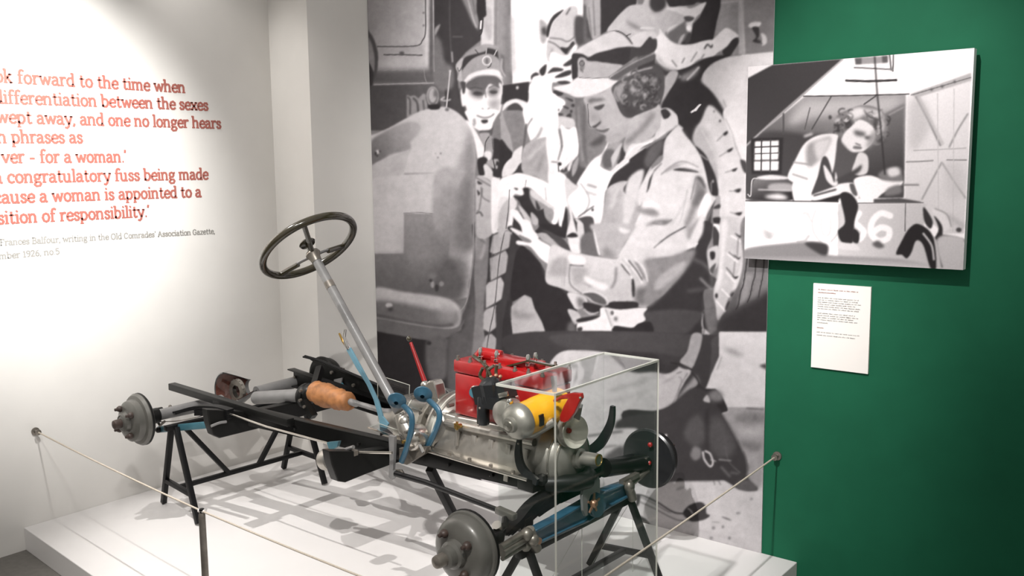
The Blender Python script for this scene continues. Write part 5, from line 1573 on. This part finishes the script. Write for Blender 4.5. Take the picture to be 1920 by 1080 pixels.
# dark straps across the head
MB().beam(P(945, 688, 1, -.03), P(992, 676, 1, -.03), .014, .006, FW).build('strap', BAKE, eng)
MB().beam(P(992, 676, 1, -.03), P(1038, 686, 1, -.03), .014, .006, FW).build('strap', BAKE, eng)
MB().tube([P(888, 668, 1, -.04), P(905, 680, 1, -.06), P(914, 690, 1, -.1)], .008, 8).build('strap', BAKE, eng)
# ports on the near face
for q in ((893, 735), (962, 750)):
    MB().lathe(P(*q, 1, -.082), -FV, [(-.01, .001), (-.01, .024), (.008, .024), (.012, .018), (.012, .001)], 20).build('port_ring', ALUP, eng)
# distributor group, dark
c = P(926, 733, 1, -.14)
ds = MB(); ds.lathe(c - FW * .055, V(*(FW * .98 + FU * -.15)), [(0, .001), (0, .034), (.05, .038), (.08, .042), (.094, .032), (.104, .014), (.104, .001)], 8)
ds.beam(P(898, 740, 1, -.13), P(956, 728, 1, -.13), .06, .062, FW); ds.beam(P(915, 752, 1, -.15), P(945, 758, 1, -.15), .05, .04, FW)
d_ = ds.build('distributor', RUBBER, eng, bevel=0)
MB().lathe(P(906, 742, 1, -.14), V(*(P(906, 790, 1, -.14) - P(906, 742, 1, -.14))), [(0, .001), (0, .020), (.004, .022), (.098, .0225), (.102, .020), (.102, .001)], 16).build('coil_tube', RUBBER, d_)
MB().lathe(P(893, 735, 1, -.11), -FV, [(0, .022), (.02, .016), (.02, .001)], 14).build('side_cap', TEAL, d_)
MB().beam(P(936, 742, 1, -.17), P(952, 738, 1, -.17), .01, .016, FW).build('name_plate', ALUP, d_, bevel=.002)
for q in ((921, 707), (930, 704), (938, 706)): MB().ball(P(*q, 1, -.14), .007, 8).build('terminal', COPPER, d_)
for pts in (((905, 690), (900, 705), (912, 716)), ((914, 690), (918, 700), (921, 708)), ((932, 684), (930, 696), (932, 706)), ((926, 686), (916, 694), (914, 710))):
    MB().tube(smooth_path([P(*q, 1, -.12) for q in pts]), .006, 8).build('plug_lead', BAKE, d_)
for q in ((900, 765), (912, 763), (897, 797)): MB().ball(P(*q, 1, -.16), .005, 8).build('screw', STEEL, d_)
# dynamo: aluminium end housing and yellow body, across the front of the engine
A, B = P(968, 792, 0, 1.88), P(1050, 757, 0, 1.88)
ad = B - A; Ld = np.linalg.norm(ad); ad = ad / Ld
dy = MB().lathe(A, ad, [(.02, .001), (.02, .054), (.035, .056), (Ld * .42, .056), (Ld * .43, .0575), (Ld * .98, .0575), (Ld, .052), (Ld, .001)], 40).build('dynamo', YELLOW, eng)
MB().lathe(A, ad, [(-.040, .001), (-.040, .024), (-.026, .027), (-.022, .040), (-.010, .053), (.002, .059), (.022, .060), (.022, .05)], 36).build('dynamo_end_cap', ALU, dy)
MB().lathe(A - ad * .035, -ad, [(0, .018), (.010, .016), (.012, .001)], 20).build('bearing_cap', ALUP, dy)
wo = A + ad * Ld * .25; wv = CAM - wo; wv -= ad * np.dot(wv, ad); wv /= np.linalg.norm(wv); wv = wv - V(0, 0, .45); wv -= ad * np.dot(wv, ad); wv /= np.linalg.norm(wv)
MB().plate([wo + wv * .0545 + ad * a + np.cross(ad, wv) * b for a, b in ((-.010, -.020), (.010, -.020), (.010, .018), (-.010, .018))], wv * .006).build('brush_window', RUBBER, dy, smooth=0)
eh = MB(); eh.lathe(P(950, 775, 1, -.17), -FV, [(-.04, .001), (-.04, .045), (.0, .048), (.02, .046), (.028, .03), (.03, .001)], 28)
eh.tube([P(955, 765, 1, -.18), P(957, 755, 1, -.18)], [.02, .014], 12); eh.build('gear_housing', ALU, eng)
MB().ball(P(956, 753, 1, -.185), .012, 10).build('oil_filler', CHROME, eng)
MB().tube([P(960, 815, 1, -.18), P(1000, 812, 1, -.15), P(1040, 790, 1, -.12)], [.014, .018, .014], 12).build('dynamo_cradle', ALU, eng)
MB().tube([P(1038, 706, 1, -.10), P(1040, 735, 1, -.10)], [.011, .008], 10).build('oil_filler', ALUP, eng)
# front casing and nose
MB().lathe(W(1.87, 0, .115), FU, [(0, .125), (.02, .122), (.05, .108), (.07, .09), (.085, .06), (.09, .045), (.09, .001)], 40).build('timing_cover', ALU, eng, smooth=40)
for r, h in ((.112, .045), (.095, .068)): MB().tube([W(1.87 + h, r * math.cos(a), .115 + r * math.sin(a)) for a in [2 * math.pi * k / 40 for k in range(41)]], .004, 8).build('casting_ring', ALUP, eng)
nz = MB().tube([W(1.94, 0, .12), W(1.975, 0, .125), W(1.98, 0, .126), W(2.045, 0, .134)], [.038, .034, .025, .021], 24); nz.build('starter_nose', ALU, eng)
MB().lathe(W(2.046, 0, .134), FU, [(-.004, .020), (.001, .021), (.002, .017), (-.012, .013)], 20).build('nose_bush', BRASS, eng)
# fan pulley with bell mouth
pc_ = P(1078, 810, 1, -.05); fa = FU * .955 - FV * .22 + FW * .1; fa = fa / np.linalg.norm(fa)
pu = MB().lathe(pc_ - fa * .04, fa, [(0, .001), (0, .050), (.010, .056), (.014, .050), (.020, .050), (.026, .055), (.042, .056), (.044, .0545)], 40).build('fan_pulley', STEEL, eng)
MB().lathe(pc_ - fa * .04, fa, [(.0445, .0545), (.043, .051), (.010, .016), (.006, .012), (.006, .001)], 40).build('bell_mouth', SATALU, pu)
MB().lathe(pc_ - fa * .036, fa, [(0, .011), (.010, .008), (.010, .001)], 12).build('pulley_hub', RED, pu)
MB().beam(P(1080, 785, 1, -.05), P(1086, 755, 1, -.05), .006, .03, FU).build('pulley_bracket', GREY, eng, bevel=.002)
# red fan arm
rf = MB().plate([P(*q, 1, -.10) for q in ((1094, 736), (1096, 745), (1091, 754), (1083, 772), (1072, 787), (1064, 791), (1056, 788), (1055, 778), (1062, 760), (1070, 746), (1058, 747), (1044, 753), (1042, 748), (1060, 739), (1078, 735))], -FV * .018).build('fan_bracket', RED, eng, smooth=20, bevel=.003)
MB().ball(P(1088, 746, 1, -.125), .005, 8).build('bolt', STEEL, rf)
# curved black radiator arms
def arm(pts, v, th, ws):
    q = smooth_path([P(*p, 1, v) for p in pts], 6); n = len(q); rs = np.interp(np.linspace(0, 1, n), np.linspace(0, 1, len(ws)), ws)
    L_, R_ = [], []
    for i in range(n):
        t = q[min(i + 1, n - 1)] - q[max(i - 1, 0)]; t /= np.linalg.norm(t); s = np.cross(t, FV); L_.append(q[i] + s * rs[i]); R_.append(q[i] - s * rs[i])
    b = MB()
    for i in range(n - 1): b.hexa([L_[i], L_[i + 1], R_[i + 1], R_[i], L_[i] + FV * th, L_[i + 1] + FV * th, R_[i + 1] + FV * th, R_[i] + FV * th])
    return b
a1 = arm(((972, 824), (970, 850), (975, 875), (990, 893), (1006, 905)), -.16, .012, [.006, .013, .016, .014, .012]).build('radiator_arm', RUBBER, car)
MB().ball(P(972, 832, 1, -.165), .004, 8).build('rivet', STEEL, a1)
arm(((1147, 762), (1144, 790), (1134, 815), (1120, 835), (1098, 850)), .16, .014, [.007, .012, .016, .018, .016]).build('radiator_arm', RUBBER, car)
# brass tap
tapb = MB().lathe(P(857, 800, 1, -.14), -FV, [(-.02, .008), (.0, .010), (.008, .008), (.008, .001)], 12); tapb.tube([P(857, 806, 1, -.145), P(857, 791, 1, -.145)], .005, 8); tapb.beam(P(852, 795, 1, -.148), P(864, 799, 1, -.148), .006, .006, FW); tapb.build('drain_tap', BRASS, eng)
MB().tube([P(857, 806, 1, -.13), P(856, 835, 1, -.13)], .007, 8).build('drain_pipe', ALU, eng)
# ---- gearbox
gb = loft([[W(u, hw * math.cos(a), .09 + sh + hh * math.sin(a)) for a in [2 * math.pi * k / 16 for k in range(16)]] for u, hw, hh, sh in
           ((1.00, .030, .030, -.01), (1.05, .045, .045, -.01), (1.10, .062, .075, 0), (1.20, .072, .088, 0), (1.30, .095, .10, .0), (1.37, .135, .135, .01))]).build('gearbox', ALU, car, smooth=60)
MB().cbox(1.10, -.055, .165, 1.30, .055, .195).build('gearbox_lid', ALUP, gb, bevel=.006)
MB().plate([P(*q, 1, -.07) for q in ((797, 720), (803, 714), (812, 714), (816, 722), (824, 762), (832, 800), (796, 800), (800, 762))], FV * .05).build('gear_turret', ALUP, gb, smooth=20, bevel=.006)
MB().beam(P(822, 775, 1, -.03), P(812, 718, 1, -.03), .02, .012, FU, .014, .01).build('turret_web', ALUP, gb, bevel=.003)
MB().ball(P(797, 722, 1, -.02), .018, 12).build('turret_ball', ALUP, gb)
MB().cbox(1.08, -.10, .02, 1.34, -.06, .05).build('side_boss', ALUP, gb, bevel=.005)
for q in ((775, 745), (842, 760), (790, 775), (826, 830), (812, 845)): MB().lathe(P(*q, 1, -.10), -FV, [(-.02, .009), (.006, .009), (.006, .001)], 8).build('nut', STEEL, gb)
gl = MB().tube([P(798, 720, 1, 0), P(770, 642, 1, 0)], [.0105, .0065], 12).build('gear_lever', RED, car)
MB().ball(P(767, 635, 1, 0), .011, 12).build('gear_knob', BAKE, gl)
# steering box
sb = MB().tube([P(750, 778, 1, -.19), P(764, 805, 1, -.19), P(780, 840, 1, -.19)], [.024, .036, .03], 18)
sb.lathe(P(770, 822, 1, -.20), -FV, [(-.05, .045), (.0, .048), (.014, .040), (.022, .02), (.022, .001)], 26); sb.ball(P(760, 790, 1, -.19), .03, 14)
sb_ = sb.build('steering_box', ALUP, car, smooth=50)
for q in ((762, 810), (782, 815), (772, 838), (758, 828)): MB().lathe(P(*q, 1, -.225), -FV, [(-.01, .006), (.008, .006), (.008, .001)], 8).build('bolt', BRASS if q[0] < 760 else STEEL, sb_)
MB().plate([P(*q, 1, -.19) for q in ((748, 840), (800, 838), (795, 852), (762, 872), (748, 868))], FV * .02).build('box_bracket', STEEL, sb_, smooth=0, bevel=.002)
MB().tube([P(787, 834, 1, -.23), P(794, 848, 1, -.23)], .006, 8).build('box_arm', CHROME, sb_)
# pedals
def pedal(pad, path, v):
    o = MB().tube(smooth_path([P(*q, 1, v) for q in path], 5), [.0095] * (5 * (len(path) - 1) + 1), 10, flat=1.25)
    n = P(*path[0], 1, v); pc2 = P(*pad, 1, v - .02); 
    pe = o.build('pedal', BLUE, car)
    ax = FU * .42 + FW * -.32 - FV * .62; ax = -ax / np.linalg.norm(ax)
    MB().lathe(pc2, ax, [(-.012, .008), (-.004, .022), (.0, .034), (.004, .035), (.006, .030), (.003, .001)], 26).build('pedal_pad', BLUE, pe)
pedal((744, 752), ((746, 755), (759, 763), (771, 778), (772, 800), (764, 835), (753, 866)), -.22)
pedal((793, 740), ((795, 743), (806, 752), (821, 768), (824, 785), (813, 815), (799, 842)), -.15)
# steering column and wheel
cb, ct = P(748, 772, 1, -.2), W(.775, -.2, .765)
ct = P(590, 482, 1, -.2)
colm = MB().tube([cb, ct], .0185, 18).build('steering_column', GREY, car)
cdv = (ct - cb); cl_ = np.linalg.norm(cdv); cdv /= cl_
MB().tube([cb + cdv * cl_ * .79, cb + cdv * cl_ * .83], .0194, 18).build('column_band', STEEL, colm)
# far tube of the pair (slim hand-throttle tube beside the column)
hubc = ct + cdv * .008; rim_c = hubc + cdv * .045
xa = np.cross(cdv, V(0, 0, 1)); xa /= np.linalg.norm(xa); ya = np.cross(cdv, xa)
sw = MB().tube([rim_c + xa * .192 * math.cos(a) + ya * .192 * math.sin(a) for a in [2 * math.pi * k / 72 for k in range(73)]], .0155, 14, cap=False).build('steering_wheel', BAKE, car, smooth=80)
for deg in (90, 210, 330):
    pass
for k, q in enumerate(((572, 432), (655, 460), (522, 518))):
    r_ = ray(*q); t = np.dot(rim_c - CAM, cdv) / np.dot(r_, cdv); e = CAM + r_ * t; dd = e - rim_c; e = rim_c + dd / np.linalg.norm(dd) * .19
    MB().tube([hubc, hubc + (e - hubc) * .35 + cdv * .004, e], [.009, .009, .008], 10, flat=.6, up=cdv).build('spoke', BAKE if k == 0 else GREY, sw)
    MB().tube([e + (hubc - e) * .55, e], .0105, 10).build('spoke_cover', BAKE, sw)
MB().lathe(hubc, cdv, [(-.012, .018), (.0, .026), (.016, .026), (.022, .014), (.05, .011), (.053, .030), (.060, .034), (.066, .030), (.070, .001)], 26).build('horn_boss', BAKE, sw)
MB().lathe(hubc, cdv, [(-.03, .020), (-.012, .022), (.006, .030), (.012, .028)], 22).build('hub_collar', STEEL, sw)
# hand brake
hb = MB().plate([P(*q, 1, -.13) for q in ((652, 655), (659, 651), (676, 682), (698, 722), (712, 752), (720, 780), (731, 794), (728, 802), (716, 800), (712, 780), (703, 748), (690, 720), (670, 688))], -FV * .009).build('hand_brake', LBLUE, car, smooth=20, bevel=.002)
MB().tube([P(655, 655, 1, -.135), P(650, 646, 1, -.135), P(645, 632, 1, -.135), P(647, 618, 1, -.135)], [.008, .009, .007, .006], 10).build('brake_grip', CHROME, hb)
MB().tube([P(652, 652, 1, -.135), P(643, 640, 1, -.135), P(636, 625, 1, -.135)], [.006, .005, .004], 8).build('release_trigger', BRASS, hb)
# clear acrylic guards over the cut-away frame
def pane(pts, th, nm='clear_guard'):
    g = MB().plate(pts, th).build(nm, ACRYL, car, smooth=0)
    e = MB()
    for a, b in zip(pts, pts[1:] + pts[:1]): e.tube([a, b], .0016, 6)
    e.build('cut_edge', AEDGE, g); return g
pane([P(*q, 1, .06) for q in ((708, 703), (768, 722), (765, 800), (709, 790))], FV * .003)
pane([P(690, 801, 1, -.2), P(738, 818, 1, -.2), P(738, 818, 1, -.2) + FV * .06, P(690, 801, 1, -.2) + FV * .06], FW * .003)
MB().beam(P(690, 801, 1, -.203), P(738, 818, 1, -.203), .004, .008, FW).build('guard_strip', CHROME, car)
# ---------------------------------------------------------------- trestles
def g0(x, y): return V(x, y, ZP + .007)
def trestle(lab, tops, feet, low, brace):
    root = empty('steel_trestle', (sum(f[0] for q in feet for f in q) / 4, sum(f[1] for q in feet for f in q) / 4, ZP), lab, 'trestle', 'black tube trestles holding up the chassis')
    mids = []
    for t, (f1, f2) in zip(tops, feet):
        for f, o in ((f1, -1), (f2, 1)):
            MB().beam(t + V(.018 * o, 0, 0), g0(*f), .022, .022, FV).build('leg', SATIN, root, bevel=.002)
        a = t + (g0(*f1) - t) * low; b = t + (g0(*f2) - t) * low
        MB().beam(a, b, .02, .02, (0, 0, 1)).build('crossbar', SATIN, root, bevel=.002); mids.append((a + b) / 2)
    MB().beam(tops[0] - (tops[1] - tops[0]) * .06, tops[1] + (tops[1] - tops[0]) * .04, .028, .022, (0, 0, 1)).build('top_bar', SATIN, root, bevel=.002)
    MB().beam(mids[0], mids[1], .02, .02, (0, 0, 1)).build('low_bar', SATIN, root, bevel=.002)
    if brace:
        d = tops[1] - tops[0]; m = mids[1] - mids[0]
        MB().beam(tops[0] + d * .06, mids[0] + m * brace[0], .02, .02, (0, 0, 1)).build('brace', SATIN, root, bevel=.002)
        MB().beam(tops[1] - d * .06, mids[0] + m * brace[1], .02, .02, (0, 0, 1)).build('brace', SATIN, root, bevel=.002)
    return root
t1, t2 = P(326, 800, 0, .075), P(562, 745, 0, .075)
trestle('black steel trestle under the rear axle, beside the left wall', (t1, t2), (((-3.805, 2.194), (-3.447, 2.142)), ((-3.766, 2.841), (-3.407, 2.807))), .70, (.38, .62))
t3, t4 = P(985, 1035, 0, 1.95), P(1175, 938, 0, 1.95)
ty = t4[1]
trestle('black steel trestle under the blue front axle', (t3, t4), (((-1.93, t3[1] + .0), (-1.60, t3[1] + .0)), ((-1.875, ty - .03), (-1.60, ty + .02))), .70, None)
# raking prop under the gearbox
pr0, pr1 = P(806, 878, 1, -.05), on(868, 1000, 2, ZP + .012)
pb = MB().beam(pr0, pr1, .03, .03, (0, 0, 1)).build('prop_strut', SATIN, bevel=.003)
tag(pb, 'black square strut propping the chassis under the gearbox', 'strut')
# ---------------------------------------------------------------- acrylic cover in front
x0, x1, y0, y1, zt = -1.559, -1.365, 1.886, 2.418, .93 + ZP
cvr = MB()
th = .004
cvr.box(x0, y0, zt - th, x1, y1, zt).box(x0, y0, ZP, x1, y0 + th, zt - th).box(x0, y1 - th, ZP, x1, y1, zt - th).box(x0, y0 + th, ZP, x0 + th, y1 - th, zt - th).box(x1 - th, y0 + th, ZP, x1, y1 - th, zt - th)
cb_ = cvr.build('acrylic_cover', ACRYL, smooth=0)
tag(cb_, 'tall clear acrylic box cover standing in front of the engine', 'display cover')
off = V(*cb_.location)
ed = MB()
cs = [(x0, y0), (x1, y0), (x1, y1), (x0, y1)]
for i in range(4):
    (a, b), (c_, d_) = cs[i], cs[(i + 1) % 4]
    ed.beam((a, b, zt - .003), (c_, d_, zt - .003), .0065, .006, (0, 0, 1))
ed.build('top_edge', AEDGE, cb_, smooth=0)
for i, (a, b) in enumerate(cs):
    if i in (1, 2): MB().beam((a, b, ZP), (a, b, zt), .0045, .0045, (1, 1, 0)).build('corner_edge', AEDGE, cb_, smooth=0)
# ---------------------------------------------------------------- rope barrier
hl, hr = on(70, 810, 0, XW + .02), on(1452, 858, 1, YW - .03)
pt = V(-2.615, 1.640, .4 + ZP)
q2 = on(1137, 1080, 2, .40 + ZP); dr = (q2 - hr); s2 = hr + dr * ((1.62 - hr[1]) / dr[1])
for o, dirv, lab in ((hl, V(1, 0, 0), 'small grey rope hook on the white left wall'), (hr, V(0, -1, 0), 'small steel rope hook on the green wall')):
    b = MB().lathe(o - dirv * (.02 if dirv[0] else .03), dirv, [(0, .001), (0, .017), (.006, .017), (.008, .008), (.024, .008), (.026, .012), (.032, .012), (.034, .001)], 18)
    h = b.build('wall_hook', STEEL); tag(h, lab, 'hook', 'hooks that end the barrier rope')
def post(x, y, z, lab):
    b = MB().lathe((x, y, ZP), (0, 0, 1), [(0, .001), (0, .04), (.006, .04), (.009, .012), (z - ZP - .01, .011), (z - ZP, .009), (z - ZP, .001)], 22)
    p = b.build('barrier_post', STEEL); tag(p, lab, 'post')
    MB().lathe((x, y, z - .004), (0, 0, 1), [(0, .006), (.010, .006), (.012, .009), (.018, .008), (.020, .001)], 14).build('post_cap', SATIN, p)
post(pt[0], pt[1], pt[2], 'thin dark grey barrier post at the left front of the plinth')
post(s2[0], s2[1], s2[2], 'barrier post at the right front of the plinth')
b = MB()
def sag(a, c, d, n=14): return [a + (c - a) * t - V(0, 0, d * 4 * t * (1 - t)) for t in np.linspace(0, 1, n)]
b.tube(sag(hl + V(.012, 0, 0), pt + V(0, 0, .006), .006) + sag(pt + V(0, 0, .006), s2 + V(0, 0, .006), .006)[1:] + sag(s2 + V(0, 0, .006), hr, .004)[1:], .0032, 8)
rp = b.build('barrier_rope', ROPE); tag(rp, 'thin cream barrier rope stretched between wall hooks and posts', 'rope')
MB().tube([pt + V(-.012, -.004, .006), pt + V(.012, .004, .006)], .006, 8).build('rope_clip', PAPER, rp)
# fine nylon lines below the front axle
nl = MB()
for q, f in (((1091, 980), (1089, 1079)), ((1187, 930), (1185, 1079))):
    a = P(*q, 0, 1.96); nl.tube([a, V(a[0] + .0, a[1] - .0, ZP)], .0014, 5)
for q, o in (((1091, 985), (-.12, -.10)), ((1185, 935), (-.14, -.08))):
    a = P(*q, 0, 1.96); nl.tube([a, V(a[0] + o[0], a[1] + o[1], ZP)], .0010, 5)
nn_ = nl.build('nylon_line', AEDGE); tag(nn_, 'thin clear tie lines from the front axle down to the plinth', 'line')
print('script done')
